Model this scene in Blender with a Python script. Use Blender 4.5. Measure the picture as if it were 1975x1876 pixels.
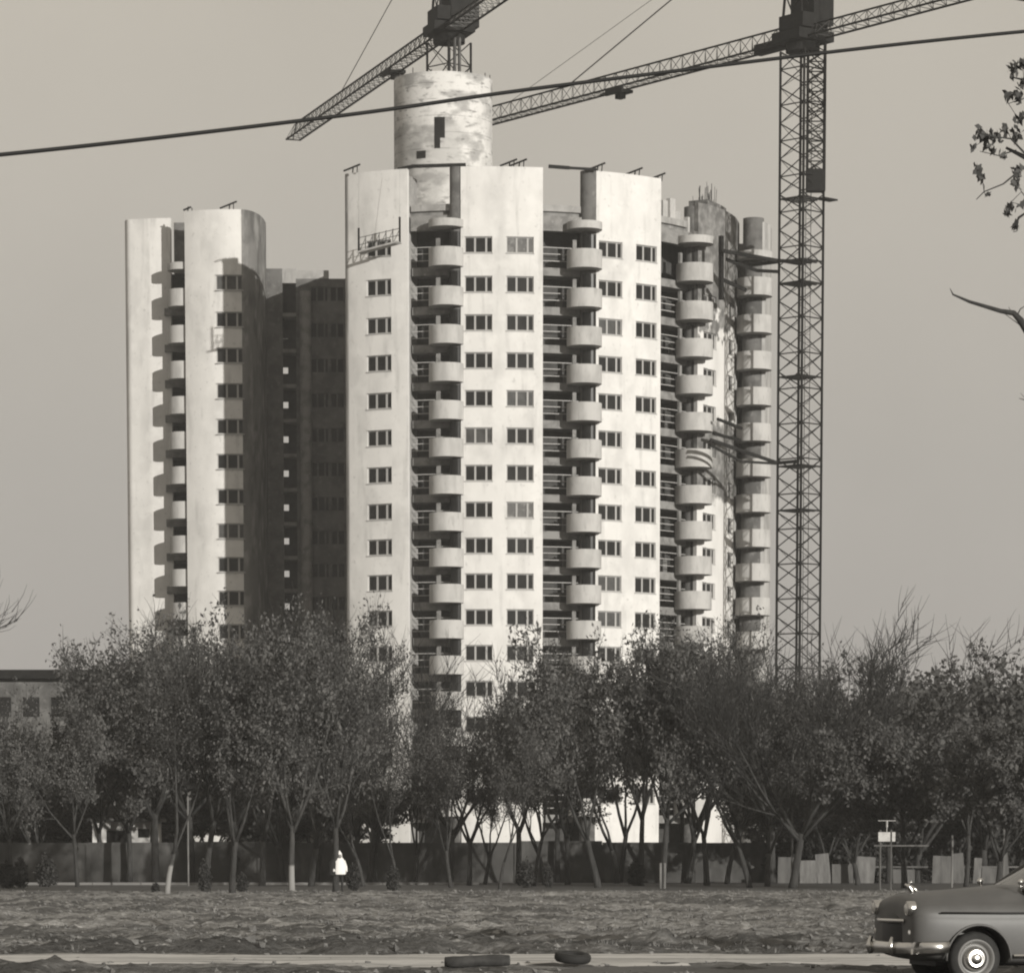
import bpy, math, random
import numpy as np
from mathutils import Vector, Matrix, noise
random.seed(7); rng = np.random.default_rng(7)
for o in list(bpy.data.objects): bpy.data.objects.remove(o)
S = bpy.context.scene; COL = S.collection
PI = math.pi
# ------------------------------------------------------------------ camera
F = 7300.0; TH = math.radians(6.0); EYE = 1.6
PPY = 1650 + F*math.tan(TH)
cam = bpy.data.cameras.new('camera'); cob = bpy.data.objects.new('camera', cam); COL.objects.link(cob)
cob.location = (0, 0, EYE); cob.rotation_euler = (PI/2-TH, 0, 0)
cam.sensor_width = 36; cam.sensor_fit = 'HORIZONTAL'; cam.lens = 36*F/1975
cam.shift_y = (PPY-938)/1975; cam.clip_start = 0.5; cam.clip_end = 9000
S.camera = cob
def P(x, y, D):
    u = (x-987.5)/F; v = (PPY-y)/F
    dy = math.cos(TH)+v*math.sin(TH); dz = -math.sin(TH)+v*math.cos(TH)
    t = D/dy
    return Vector((u*t, D, EYE+dz*t))
def G(x, y):            # point of the ground (z = 0) seen at pixel x, y
    lo, hi = 5, 5000
    for _ in range(60):
        m = (lo*hi)**.5
        if P(x, y, m).z > 0: lo = m
        else: hi = m
    p = P(x, y, lo); p.z = 0
    return p
def proj(p):
    d = Vector(p)-Vector((0, 0, EYE))
    fz = d.y*math.cos(TH)-d.z*math.sin(TH); up = d.y*math.sin(TH)+d.z*math.cos(TH)
    return 987.5+F*d.x/fz, PPY-F*up/fz
# ------------------------------------------------------------------ sun, sky, exposure
SUN_AZ = math.radians(34); SUN_EL = math.radians(12)
sl = bpy.data.lights.new('sun', 'SUN'); sl.energy = 4.7; sl.angle = math.radians(.5); sl.color = (1, .972, .91)
so = bpy.data.objects.new('sun', sl); COL.objects.link(so)
tosun = Vector((math.sin(SUN_AZ)*math.cos(SUN_EL), -math.cos(SUN_AZ)*math.cos(SUN_EL), math.sin(SUN_EL)))
so.rotation_euler = tosun.to_track_quat('Z', 'Y').to_euler(); so.location = (60, -60, 60)
w = bpy.data.worlds.new('World'); S.world = w; w.use_nodes = True
nt = w.node_tree; N = nt.nodes; L = nt.links
bg = N['Background']; bg.inputs['Strength'].default_value = 1.0
sky = N.new('ShaderNodeTexSky'); sky.sky_type = 'NISHITA'; sky.sun_disc = False
sky.sun_elevation = SUN_EL; sky.sun_rotation = PI-SUN_AZ; sky.dust_density = 2
bw = N.new('ShaderNodeRGBToBW'); L.new(sky.outputs[0], bw.inputs[0])
pw = N.new('ShaderNodeMath'); pw.operation = 'POWER'; pw.inputs[1].default_value = .12; L.new(bw.outputs[0], pw.inputs[0])
tc = N.new('ShaderNodeTexCoord'); sp = N.new('ShaderNodeSeparateXYZ'); L.new(tc.outputs['Generated'], sp.inputs[0])
cr = N.new('ShaderNodeValToRGB'); L.new(sp.outputs[2], cr.inputs[0])
e = cr.color_ramp.elements; e[0].position = 0; e[0].color = (.330, .310, .292, 1); e[1].position = .24; e[1].color = (.46, .425, .365, 1)
e2 = cr.color_ramp.elements.new(.10); e2.color = (.365, .344, .313, 1)
ns = N.new('ShaderNodeTexNoise'); ns.inputs['Scale'].default_value = 9; ns.inputs['Detail'].default_value = 4
L.new(tc.outputs['Generated'], ns.inputs['Vector'])
nm = N.new('ShaderNodeMapRange'); nm.inputs[1].default_value = .3; nm.inputs[2].default_value = .7; nm.inputs[3].default_value = .96; nm.inputs[4].default_value = 1.04
L.new(ns.outputs[0], nm.inputs[0])
m1 = N.new('ShaderNodeMath'); m1.operation = 'MULTIPLY'; L.new(pw.outputs[0], m1.inputs[0]); L.new(nm.outputs[0], m1.inputs[1])
vm = N.new('ShaderNodeVectorMath'); vm.operation = 'SCALE'; L.new(cr.outputs[0], vm.inputs[0]); L.new(m1.outputs[0], vm.inputs['Scale'])
L.new(vm.outputs[0], bg.inputs['Color'])
S.view_settings.view_transform = 'Standard'; S.view_settings.look = 'None'
S.view_settings.exposure = 0; S.view_settings.gamma = 1; S.view_settings.use_curve_mapping = False
S.render.engine = 'CYCLES'
S.cycles.max_bounces = 5; S.cycles.diffuse_bounces = 2; S.cycles.transparent_max_bounces = 4
S.cycles.filter_width = 2.1

# ------------------------------------------------------------------ materials
def tint(v): return (v*1.0, v*.975, v*.94, 1)
def mat(name, v, rough=.9, metal=0, v2=None, scale=1.0, stretch=(1, 1, 1), bump=0, contrast=(.35, .65), spec=.3, detail=6, obj=False):
    m = bpy.data.materials.new(name); m.use_nodes = True; n = m.node_tree.nodes; l = m.node_tree.links
    b = n['Principled BSDF']; b.inputs['Roughness'].default_value = rough; b.inputs['Metallic'].default_value = metal
    b.inputs['Specular IOR Level'].default_value = spec
    b.inputs['Base Color'].default_value = tint(v)
    if v2 is not None or bump:
        g = n.new('ShaderNodeTexCoord') if obj else n.new('ShaderNodeNewGeometry')
        mp = n.new('ShaderNodeMapping'); mp.inputs['Scale'].default_value = stretch
        l.new(g.outputs['Object' if obj else 'Position'], mp.inputs['Vector'])
        t = n.new('ShaderNodeTexNoise'); t.inputs['Scale'].default_value = scale; t.inputs['Detail'].default_value = detail; t.inputs['Roughness'].default_value = .65
        l.new(mp.outputs[0], t.inputs['Vector'])
        if v2 is not None:
            r = n.new('ShaderNodeMapRange'); r.inputs[1].default_value = contrast[0]; r.inputs[2].default_value = contrast[1]
            l.new(t.outputs[0], r.inputs[0])
            mx = n.new('ShaderNodeMix'); mx.data_type = 'RGBA'; mx.inputs[6].default_value = tint(v); mx.inputs[7].default_value = tint(v2)
            l.new(r.outputs[0], mx.inputs[0]); l.new(mx.outputs[2], b.inputs['Base Color'])
            m['mix'] = mx.name
        if bump:
            bp = n.new('ShaderNodeBump'); bp.inputs['Strength'].default_value = .6; bp.inputs['Distance'].default_value = bump
            l.new(t.outputs[0], bp.inputs['Height']); l.new(bp.outputs[0], b.inputs['Normal'])
    return m
def noise_fac(n, l, scale, stretch, lo, hi, detail=5, invert=False):
    g = n.new('ShaderNodeNewGeometry'); mp = n.new('ShaderNodeMapping'); mp.inputs['Scale'].default_value = stretch
    l.new(g.outputs['Position'], mp.inputs['Vector'])
    t = n.new('ShaderNodeTexNoise'); t.inputs['Scale'].default_value = scale; t.inputs['Detail'].default_value = detail
    l.new(mp.outputs[0], t.inputs['Vector'])
    r = n.new('ShaderNodeMapRange'); r.inputs[1].default_value = lo; r.inputs[2].default_value = hi
    if invert: r.inputs[3].default_value, r.inputs[4].default_value = 1, 0
    l.new(t.outputs[0], r.inputs[0])
    return r.outputs[0]
def layered(name, v, layers, rough=.92):
    """base value v, then layers (value, strength, noise scale, stretch, lo, hi)"""
    m = bpy.data.materials.new(name); m.use_nodes = True; n = m.node_tree.nodes; l = m.node_tree.links
    b = n['Principled BSDF']; b.inputs['Roughness'].default_value = rough; b.inputs['Specular IOR Level'].default_value = .2
    rgb = n.new('ShaderNodeRGB'); rgb.outputs[0].default_value = tint(v); cur = rgb.outputs[0]
    for (vv, st, sc, stretch, lo, hi) in layers:
        fo = noise_fac(n, l, sc, stretch, lo, hi)
        mu = n.new('ShaderNodeMath'); mu.operation = 'MULTIPLY'; mu.inputs[1].default_value = st; l.new(fo, mu.inputs[0])
        mx = n.new('ShaderNodeMix'); mx.data_type = 'RGBA'; l.new(mu.outputs[0], mx.inputs[0]); l.new(cur, mx.inputs[6]); mx.inputs[7].default_value = tint(vv)
        cur = mx.outputs[2]
    l.new(cur, b.inputs['Base Color'])
    return m, n, l, b, cur
M = {}
M['plaster'] = layered('white_plaster', .60, [(.47, .75, .45, (1, 1, .5), .47, .68), (.40, .65, 1.6, (1, 1, .14), .55, .74), (.68, .5, .9, (1, 1, 1), .5, .7), (.33, .5, 3.5, (1, 1, .9), .62, .74)])[0]
M['concrete'] = layered('grey_concrete', .30, [(.20, .8, .8, (1, 1, .6), .42, .66), (.38, .6, 2.2, (1, 1, 1), .5, .7), (.14, .5, 3, (1, 1, .3), .58, .72)])[0]
M['darkconc'] = layered('weathered_shade_concrete', .13, [(.07, .8, .9, (1, 1, 1), .42, .62), (.20, .6, 2.5, (1, 1, 1), .55, .7)])[0]  # weathered tone; on the round wall ends its darkness stands for shade
M['balcony'] = layered('balcony_concrete', .42, [(.30, .7, 1.2, (1, 1, .4), .45, .65), (.26, .6, 4, (1, 1, .3), .58, .74)])[0]
M['core'], n, l, bs_, cur = layered('board_marked_concrete', .58, [(.40, .85, .3, (1, 1, .7), .45, .58), (.27, .85, .55, (.8, .8, 1.5), .50, .62), (.17, .8, 1.3, (.8, .8, 2.2), .58, .68), (.36, .5, 3, (1, 1, 1.2), .55, .7)])
g = n.new('ShaderNodeNewGeometry'); s_ = n.new('ShaderNodeSeparateXYZ'); l.new(g.outputs['Position'], s_.inputs[0])
dv = n.new('ShaderNodeMath'); dv.operation = 'MULTIPLY'; dv.inputs[1].default_value = 1/1.3; l.new(s_.outputs[2], dv.inputs[0]); fr_ = n.new('ShaderNodeMath'); fr_.operation = 'FRACT'; l.new(dv.outputs[0], fr_.inputs[0])
lt = n.new('ShaderNodeMath'); lt.operation = 'LESS_THAN'; lt.inputs[1].default_value = .05; l.new(fr_.outputs[0], lt.inputs[0])
nf = noise_fac(n, l, .9, (1, 1, .3), .42, .6); mu = n.new('ShaderNodeMath'); mu.operation = 'MULTIPLY'; l.new(lt.outputs[0], mu.inputs[0]); l.new(nf, mu.inputs[1])
m2_ = n.new('ShaderNodeMath'); m2_.operation = 'MULTIPLY'; m2_.inputs[1].default_value = .6; l.new(mu.outputs[0], m2_.inputs[0])
mx = n.new('ShaderNodeMix'); mx.data_type = 'RGBA'; l.new(m2_.outputs[0], mx.inputs[0]); l.new(cur, mx.inputs[6]); mx.inputs[7].default_value = tint(.14); l.new(mx.outputs[2], bs_.inputs['Base Color'])
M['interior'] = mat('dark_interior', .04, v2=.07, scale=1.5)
M['slab'] = layered('slab_concrete', .22, [(.12, .8, 1.5, (1, 1, 1), .42, .62), (.34, .6, 3, (1, 1, 1), .58, .72)])[0]
M['frame'] = mat('window_frame_paint', .33, .6)
M['rail'] = mat('pale_rail_paint', .42, .6)
M['glass'] = mat('dark_glass', .012, .3, v2=.022, scale=.8, spec=.1)
M['glass2'] = mat('dusty_glass', .035, .5, v2=.07, scale=1.5, spec=.2); M['glass3'] = mat('whitened_glass', .10, .6, v2=.22, scale=2.5, contrast=(.5, .7), spec=.2)
M['steel'] = mat('dark_crane_steel', .008, .7, metal=0, v2=.018, scale=3, spec=.1)
M['steel_mid'] = mat('grey_crane_steel', .05, .6, v2=.10, scale=2)
M['cable'] = mat('black_cable', .012, .6)
M['bark'] = mat('bark', .022, v2=.05, scale=6, stretch=(1, 1, .25), bump=.02, obj=True)
M['leaf'] = mat('autumn_leaf', .065, .8, v2=.12, scale=.9, contrast=(.4, .66), spec=.1)
M['leaf_dark'] = mat('dark_leaf', .055, .8, v2=.095, scale=.8, contrast=(.42, .66), spec=.25)
M['bush'] = mat('evergreen_bush', .025, .8, v2=.045, scale=3, spec=.2)
M['wallg'] = layered('boundary_concrete', .07, [(.045, .8, .5, (1, 1, 1.2), .42, .62), (.15, .5, 1.2, (1, 1, .4), .55, .7)])[0]
M['wood'] = mat('weathered_board', .13, v2=.07, scale=3, stretch=(1, 1, .2))
M['wood_pale'] = mat('pale_board', .19, v2=.09, scale=3, stretch=(1, 1, .2))
M['rope'] = mat('steel_rope', .10, .6)
# whitewashed bark
mm = mat('whitewashed_bark', .03, v2=.06, scale=6, stretch=(1, 1, .25), obj=True); M['bark_white'] = mm
n = mm.node_tree.nodes; l = mm.node_tree.links; b = n['Principled BSDF']; mx0 = n[mm['mix']]
g = n.new('ShaderNodeNewGeometry'); s_ = n.new('ShaderNodeSeparateXYZ'); l.new(g.outputs['Position'], s_.inputs[0])
r_ = n.new('ShaderNodeMapRange'); r_.inputs[1].default_value = 1.15; r_.inputs[2].default_value = 1.25; r_.inputs[3].default_value = .85; r_.inputs[4].default_value = 0; l.new(s_.outputs[2], r_.inputs[0])
mx = n.new('ShaderNodeMix'); mx.data_type = 'RGBA'; l.new(r_.outputs[0], mx.inputs[0]); l.new(mx0.outputs[2], mx.inputs[6]); mx.inputs[7].default_value = tint(.26); l.new(mx.outputs[2], b.inputs['Base Color'])
# ------------------------------------------------------------------ mesh helpers
class MB:
    def __init__(s): s.v = []; s.f = []; s.sm = []
    def add(s, vs, fs, smooth=False):
        o = len(s.v); s.v += [tuple(v) for v in vs]; s.f += [tuple(i+o for i in f) for f in fs]; s.sm += [smooth]*len(fs)
    def box(s, a, b, M_=None):
        (x0, y0, z0), (x1, y1, z1) = a, b
        vs = [(x0, y0, z0), (x1, y0, z0), (x1, y1, z0), (x0, y1, z0), (x0, y0, z1), (x1, y0, z1), (x1, y1, z1), (x0, y1, z1)]
        if M_ is not None: vs = [M_ @ Vector(v) for v in vs]
        s.add(vs, [(3, 2, 1, 0), (4, 5, 6, 7), (0, 1, 5, 4), (1, 2, 6, 5), (2, 3, 7, 6), (3, 0, 4, 7)])
    def bar(s, p, q, r=.05, n=4, r2=None, smooth=False, caps=True):
        p = Vector(p); q = Vector(q); r2 = r if r2 is None else r2
        d = (q-p)
        if d.length < 1e-6: return
        d.normalize(); a = d.orthogonal().normalized()
        if abs(d.z) < .99: a = d.cross(Vector((0, 0, 1))).normalized()
        c = d.cross(a); vs = []
        off = PI/4 if n == 4 else 0
        for k in range(n):
            t = 2*PI*k/n+off; e_ = a*math.cos(t)+c*math.sin(t); vs.append(p+e_*r)
        for k in range(n):
            t = 2*PI*k/n+off; e_ = a*math.cos(t)+c*math.sin(t); vs.append(q+e_*r2)
        fs = [(k, (k+1) % n, n+(k+1) % n, n+k) for k in range(n)]
        s.add(vs, fs, smooth)
        if caps: s.add(vs, [tuple(range(n-1, -1, -1)), tuple(range(n, 2*n))])
    def path(s, pts, rads, n=6):
        pts = [Vector(p) for p in pts]; vs = []; up = None
        for i, p in enumerate(pts):
            d = (pts[min(i+1, len(pts)-1)]-pts[max(i-1, 0)]).normalized()
            if up is None: up = d.orthogonal().normalized()
            a = (up-d*up.dot(d)); a = a.normalized() if a.length > 1e-5 else d.orthogonal().normalized(); up = a
            c = d.cross(a)
            for k in range(n):
                t = 2*PI*k/n; vs.append(p+(a*math.cos(t)+c*math.sin(t))*rads[i])
        fs = [(i*n+k, i*n+(k+1) % n, (i+1)*n+(k+1) % n, (i+1)*n+k) for i in range(len(pts)-1) for k in range(n)]
        fs += [tuple(range(n-1, -1, -1)), tuple((len(pts)-1)*n+k for k in range(n))]
        s.add(vs, fs, True)
    def cyl(s, c, r, z0, z1, n=32, caps=(True, True), r2=None, a0=0, a1=2*PI):
        r2 = r if r2 is None else r2; vs = []; full = abs(a1-a0-2*PI) < 1e-6; m = n if full else n+1
        for (rr, z) in ((r, z0), (r2, z1)):
            for k in range(m):
                t = a0+(a1-a0)*k/n; vs.append((c[0]+rr*math.cos(t), c[1]+rr*math.sin(t), z))
        fs = [(k, (k+1) % m, m+(k+1) % m, m+k) for k in range(n)]
        s.add(vs, fs, True)
        if caps[0]: s.add(vs[:m], [tuple(range(m-1, -1, -1))])
        if caps[1]: s.add(vs[m:], [tuple(range(m))])
    def ring(s, c, ro, ri, z0, z1, n=32):      # hollow drum with thickness
        vs = []
        for (rr, z) in ((ro, z0), (ro, z1), (ri, z1), (ri, z0)):
            for k in range(n):
                t = 2*PI*k/n; vs.append((c[0]+rr*math.cos(t), c[1]+rr*math.sin(t), z))
        for j in range(4):
            j2 = (j+1) % 4
            s.add([vs[j*n+k] for k in range(n)]+[vs[j2*n+k] for k in range(n)], [(k, (k+1) % n, n+(k+1) % n, n+k) for k in range(n)], j in (0, 2))
    def lathe(s, prof, n=32, axis='Y', c=(0, 0, 0)):
        vs = []
        for (r, h) in prof:
            for k in range(n):
                t = 2*PI*k/n
                vs.append((c[0]+r*math.cos(t), c[1]+h, c[2]+r*math.sin(t)) if axis == 'Y' else (c[0]+r*math.cos(t), c[1]+r*math.sin(t), c[2]+h))
        s.add(vs, [(i*n+k, i*n+(k+1) % n, (i+1)*n+(k+1) % n, (i+1)*n+k) for i in range(len(prof)-1) for k in range(n)], True)
    def mesh(s, name, off=(0, 0, 0)):
        me = bpy.data.meshes.new(name)
        o = Vector(off)
        me.from_pydata([Vector(v)-o for v in s.v], [], s.f); me.polygons.foreach_set('use_smooth', s.sm); me.update()
        return me
    def build(s, name, m, parent=None, local=False):
        off = (0, 0, 0) if (parent is None or local) else wloc(parent)
        me = s.mesh(name, off); me.materials.append(m)
        return link(name, me, parent)
def wloc(o):
    v = Vector((0, 0, 0))
    while o is not None: v += o.location; o = o.parent
    return v
def link(name, me, parent=None, loc=None, rot=None, scale=None):
    o = bpy.data.objects.new(name, me); COL.objects.link(o); o.parent = parent
    if loc is not None: o.location = loc
    if rot is not None: o.rotation_euler = rot
    if scale is not None: o.scale = scale
    return o
def tag(o, label=None, cat=None, group=None, kind=None):
    if label: o['label'] = label
    if cat: o['category'] = cat
    if group: o['group'] = group
    if kind: o['kind'] = kind
    return o
def empty(name, loc, label, cat, group=None, rz=0):
    o = bpy.data.objects.new(name, None); COL.objects.link(o); o.location = loc; o.rotation_euler = (0, 0, rz)
    o.empty_display_size = .3
    return tag(o, label, cat, group)
# ------------------------------------------------------------------ ground
def frac(x, y, sx, sy, oct_=4, seed=0.):
    return noise.fractal(Vector((x*sx+seed, y*sy, seed)), 1.0, 2.0, oct_)
mb = MB()
R_ = 6000
mb.add([(-R_, -400, -.16), (R_, -400, -.16), (R_, R_, -.16), (-R_, R_, -.16)], [(0, 1, 2, 3)])
M['far'] = mat('distant_ground', .09, v2=.13, scale=.05)
tag(mb.build('ground', M['far']), kind='structure')
# rough field in front: fine mesh with real clods and ruts
M['soil'], n_, l_, b_, cur_ = layered('rough_soil', .21, [(.075, .9, .35, (.35, 1, 1), .45, .55), (.33, .7, .9, (.5, 1, 1), .53, .66), (.06, .7, 2.2, (.8, 1, 1), .54, .64), (.42, .7, 4.5, (1, 1, 1), .60, .68)])
g = n_.new('ShaderNodeNewGeometry'); s_ = n_.new('ShaderNodeSeparateXYZ'); l_.new(g.outputs['Position'], s_.inputs[0])
nn_ = noise_fac(n_, l_, .5, (.3, 1, 1), .38, .56); w1 = n_.new('ShaderNodeMapRange'); w1.inputs[1].default_value = 84; w1.inputs[2].default_value = 70; l_.new(s_.outputs[1], w1.inputs[0])
mu = n_.new('ShaderNodeMath'); mu.operation = 'MULTIPLY'; l_.new(nn_, mu.inputs[0]); l_.new(w1.outputs[0], mu.inputs[1]); m7 = n_.new('ShaderNodeMath'); m7.operation = 'MULTIPLY'; m7.inputs[1].default_value = .75; l_.new(mu.outputs[0], m7.inputs[0])
mx = n_.new('ShaderNodeMix'); mx.data_type = 'RGBA'; l_.new(m7.outputs[0], mx.inputs[0]); l_.new(cur_, mx.inputs[6]); mx.inputs[7].default_value = tint(.045); l_.new(mx.outputs[2], b_.inputs['Base Color'])
M['grass'] = layered('dry_grass_strip', .085, [(.05, .8, .5, (.4, 1, 1), .45, .6), (.15, .5, 2, (.5, 1, 1), .55, .7)])[0]
def gh(x, y):
    h = .15*frac(x, y, .10, .22, 3, 3.1)+.10*frac(x, y, .55, .5, 3, 9.7)+.105*frac(x, y, 2.1, 1.5, 2, 5.5)
    h += .06*frac(x, y, 5.5, 4.0, 2, 1.7)
    if y < 82: # ridges and ruts beside the road
        k = max(0, 1-abs(y-70)/11.); h += k*(.09*math.sin(y*1.1+.10*x+1.5*frac(x, y, .1, .2, 2, 7))+.10*frac(x, y, .9, .8, 2, 5))
    if y < 54: h = h*.8+(.035*math.sin(y*2.2+.05*x)+.05*frac(x, y, 1.2, .9, 3, 31))*min(1, (54-y)/2)
    if 53.8 < y < 63.0: h *= .3
    if y > 160: h *= max(0, 1-(y-160)/14)
    return h
ys = []; y = 40.
while y < 176: ys.append(y); y += .11+.0030*(y-40)
xs = np.arange(-27, 27.01, .15)
vs = [(x, y, gh(x, y)) for y in ys for x in xs]; nx = len(xs)
mb = MB(); mb.add(vs, [(j*nx+i, j*nx+i+1, (j+1)*nx+i+1, (j+1)*nx+i) for j in range(len(ys)-1) for i in range(nx-1)], True)
bp = n_.new('ShaderNodeBump'); bp.inputs['Strength'].default_value = .9; bp.inputs['Distance'].default_value = .16
gg = n_.new('ShaderNodeNewGeometry'); t5 = n_.new('ShaderNodeTexNoise'); t5.inputs['Scale'].default_value = 5.; t5.inputs['Detail'].default_value = 5; l_.new(gg.outputs['Position'], t5.inputs['Vector']); l_.new(t5.outputs[0], bp.inputs['Height']); l_.new(bp.outputs[0], b_.inputs['Normal'])
tag(mb.build('field', M['soil']), kind='structure')
M['clod'] = mat('soil_clod', .09, v2=.19, scale=1.5, contrast=(.4, .6)); M['tuft'] = mat('dry_grass_tuft', .10, v2=.22, scale=.6, contrast=(.4, .6))
mb = MB()
for k in range(12000):
    y = 41+134*random.random()**.9; x = random.uniform(-1, 1)*(y*.15+1)
    if 53.5 < y < 62.5 and random.random() < .6: continue
    if frac(x, y, .25, .2, 2, 12) < -.1 and random.random() < .8: continue
    r = random.uniform(.02, .065)*(1+.9*(random.random() < .05)); z = gh(x, y)+r*.25; R_m = Matrix.Rotation(random.random()*6, 3, Vector((random.random(), random.random(), 1)).normalized())
    vv = [Vector((x, y, z))+R_m @ Vector(d_)*r*random.uniform(.6, 1.3) for d_ in ((1, 0, 0), (0, 1, 0), (-1, 0, 0), (0, -1, 0), (0, 0, .7), (0, 0, -.7))]
    mb.add(vv, [(0, 1, 4), (1, 2, 4), (2, 3, 4), (3, 0, 4), (1, 0, 5), (2, 1, 5), (3, 2, 5), (0, 3, 5)])
tag(mb.build('clods', M['clod']), kind='stuff')
mb = MB()
for k in range(4500):
    y = 63+113*random.random(); x = random.uniform(-1, 1)*(y*.15+1)
    if frac(x, y, .2, .12, 3, 22) < .02: continue
    z = gh(x, y)-.01; h = random.uniform(.05, .15)
    for b5 in range(6):
        a = random.random()*6.28; dx, dy = math.cos(a), math.sin(a); o5 = random.uniform(0, .12); w5 = .012
        mb.add([(x+dx*o5-dy*w5, y+dy*o5+dx*w5, z), (x+dx*o5+dy*w5, y+dy*o5-dx*w5, z), (x+dx*(o5+h*.5), y+dy*(o5+h*.5), z+h*random.uniform(.6, 1))], [(0, 1, 2)])
tag(mb.build('grass_tufts', M['tuft']), kind='stuff')
mb = MB(); mb.box((-400, 176, -1), (400, 231, -.01)); tag(mb.build('verge', M['grass']), kind='structure')
mb = MB(); mb.box((-400, 233.4, -1), (400, 700, -.02)); tag(mb.build('building_site_ground', M['far']), kind='structure')
mb = MB()
for sx in (-1, 1): mb.box((27, 40, -1) if sx > 0 else (-400, 40, -1), (400, 176, -.02) if sx > 0 else (-27, 176, -.02))
mb.box((-400, -60, -1), (400, 40, -.03)); tag(mb.build('field_margin', M['soil']), kind='structure')
# pale dirt road, slightly proud of the field
M['road'] = layered('pale_dirt_road', .54, [(.34, .8, .6, (.25, 1, 1), .45, .6), (.17, .8, 1.6, (.12, 1.6, 1), .53, .64), (.2, .6, 5, (.6, 1, 1), .56, .7)])[0]
mb = MB(); cols = 260; rows = 14; vs = []
for j in range(rows+1):
    for i in range(cols+1):
        x = -34+68*i/cols
        yn = 54.9+1.9*frac(x, 0, .35, 1, 4, 2.)+.11*(x+6) ; yf = 61.6+.5*frac(x, 0, .6, 1, 4, 8.)+.05*max(0, x)
        t = j/rows; y = yn+(yf-yn)*t
        vs.append((x, y, .055*math.sin(PI*min(1, max(0, t)))**.5+.02*frac(x, y, .4, .9, 3, 4)-.01*(t in (0, 1))))
mb.add(vs, [(j*(cols+1)+i, j*(cols+1)+i+1, (j+1)*(cols+1)+i+1, (j+1)*(cols+1)+i) for j in range(rows) for i in range(cols)], True)
tag(mb.build('dirt_road', M['road']), kind='structure')
mb = MB(); M['darkpatch'] = mat('dark_ground', .035, .55, v2=.06, scale=2)  # flat darker patch with a wavy edge, just above the ground
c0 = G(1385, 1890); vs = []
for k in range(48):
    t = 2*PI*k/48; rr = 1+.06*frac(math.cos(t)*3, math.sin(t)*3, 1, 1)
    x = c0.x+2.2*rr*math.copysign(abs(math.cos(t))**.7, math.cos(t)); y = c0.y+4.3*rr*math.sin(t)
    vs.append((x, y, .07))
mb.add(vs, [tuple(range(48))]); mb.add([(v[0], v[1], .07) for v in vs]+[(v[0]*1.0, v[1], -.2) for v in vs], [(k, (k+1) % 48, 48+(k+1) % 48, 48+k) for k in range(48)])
tag(mb.build('dark_ground_patch', M['darkpatch']), kind='structure')
M['path'] = mat('pale_paving', .2, v2=.14, scale=1.0, stretch=(.3, 1, 1))
mb = MB(); y0 = G(500, 1705.5).y; mb.box((-45, y0, -.3), (-2, y0+4.5, .03)); tag(mb.build('path', M['path']), kind='structure')
mb = MB()
for k in range(16): mb.box((-45+k*2.7, y0-.32, -.3), (-45+k*2.7+2.66, y0-.05, .13))
tag(mb.build('kerb', M['path']), kind='structure')
# ------------------------------------------------------------------ APARTMENT TOWER
D0 = 300.0
CX = (940-987.5)/F*D0; RR = 490/F*D0; CY = D0+RR
rowy = [472, 548, 622, 695, 768, 840, 912, 983, 1052, 1121, 1190, 1259, 1328, 1397, 1465, 1533]
ZR = [P(960, y, D0).z for y in rowy]
ZT = P(960, 321, D0).z                 # top of the fin panels
ZROOF = P(1080, 406, D0+1).z           # roof slab
FL = 1.5                               # window centre above floor
def pol(phi, r): return Vector((CX+r*math.sin(phi), CY-r*math.cos(phi), 0))
def phi_px(x, r=RR, side=0):
    lo, hi = -1.5, 1.5
    best = None
    for k in range(-1500, 1501):
        ph = k/1000; p = pol(ph, r); px = proj((p.x, p.y, 32))[0]
        d = abs(px-x)
        if best is None or d < best[0]: best = (d, ph)
    return best[1]
tower = empty('apartment_tower', (CX, CY, 0), 'tall unfinished white apartment tower of curved slabs around a round concrete shaft', 'building')
TW = wloc(tower)
# window prototype (width ww, height wh), facing -Y, origin at its centre on the outer wall face
WW, WH = 2.12, 1.2
def window_meshes(ww, frame='frame'):
    fr = MB(); t = .07; h = WH/2; w2 = ww/2
    fr.box((-w2, .10, h-t), (w2, .2, h)); fr.box((-w2, .10, -h), (w2, .2, -h+t))
    fr.box((-w2, .10, -h+t), (-w2+t, .2, h-t)); fr.box((w2-t, .10, -h+t), (w2, .2, h-t))
    for fx in (.37, .78):
        x = -w2+fx*ww; fr.box((x-.075, .08, -h+t), (x+.075, .21, h-t))
    if frame == 'frame':
        fr.box((-w2-.06, -.07, -h-.07), (w2+.06, .10, -h-.003))      # sill
        fr.box((-w2-.03, -.03, h+.003), (w2+.03, .0, h+.05))
    gl = MB(); gl.box((-w2+t, .14, -h+t), (w2-t, .155, h-t))
    a = fr.mesh('window'); a.materials.append(M[frame]); b_ = gl.mesh('pane'); b_.materials.append(M['glass'])
    return a, b_
WM = {}
def put_window(p, rz, ww):
    k = round(ww, 2)
    if k not in WM: WM[k] = window_meshes(ww, 'darkconc' if ww == 1.5 else 'frame')
    a, b_ = WM[k]
    o = link('window', a, tower, p-TW, (0, 0, rz)); pn = link('pane', b_, o); u = random.random()
    if ww != 1.5 and u < .07:
        pn.material_slots[0].link = 'OBJECT'; pn.material_slots[0].material = M['glass2'] if u > .015 else M['glass3']
    return o
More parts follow.
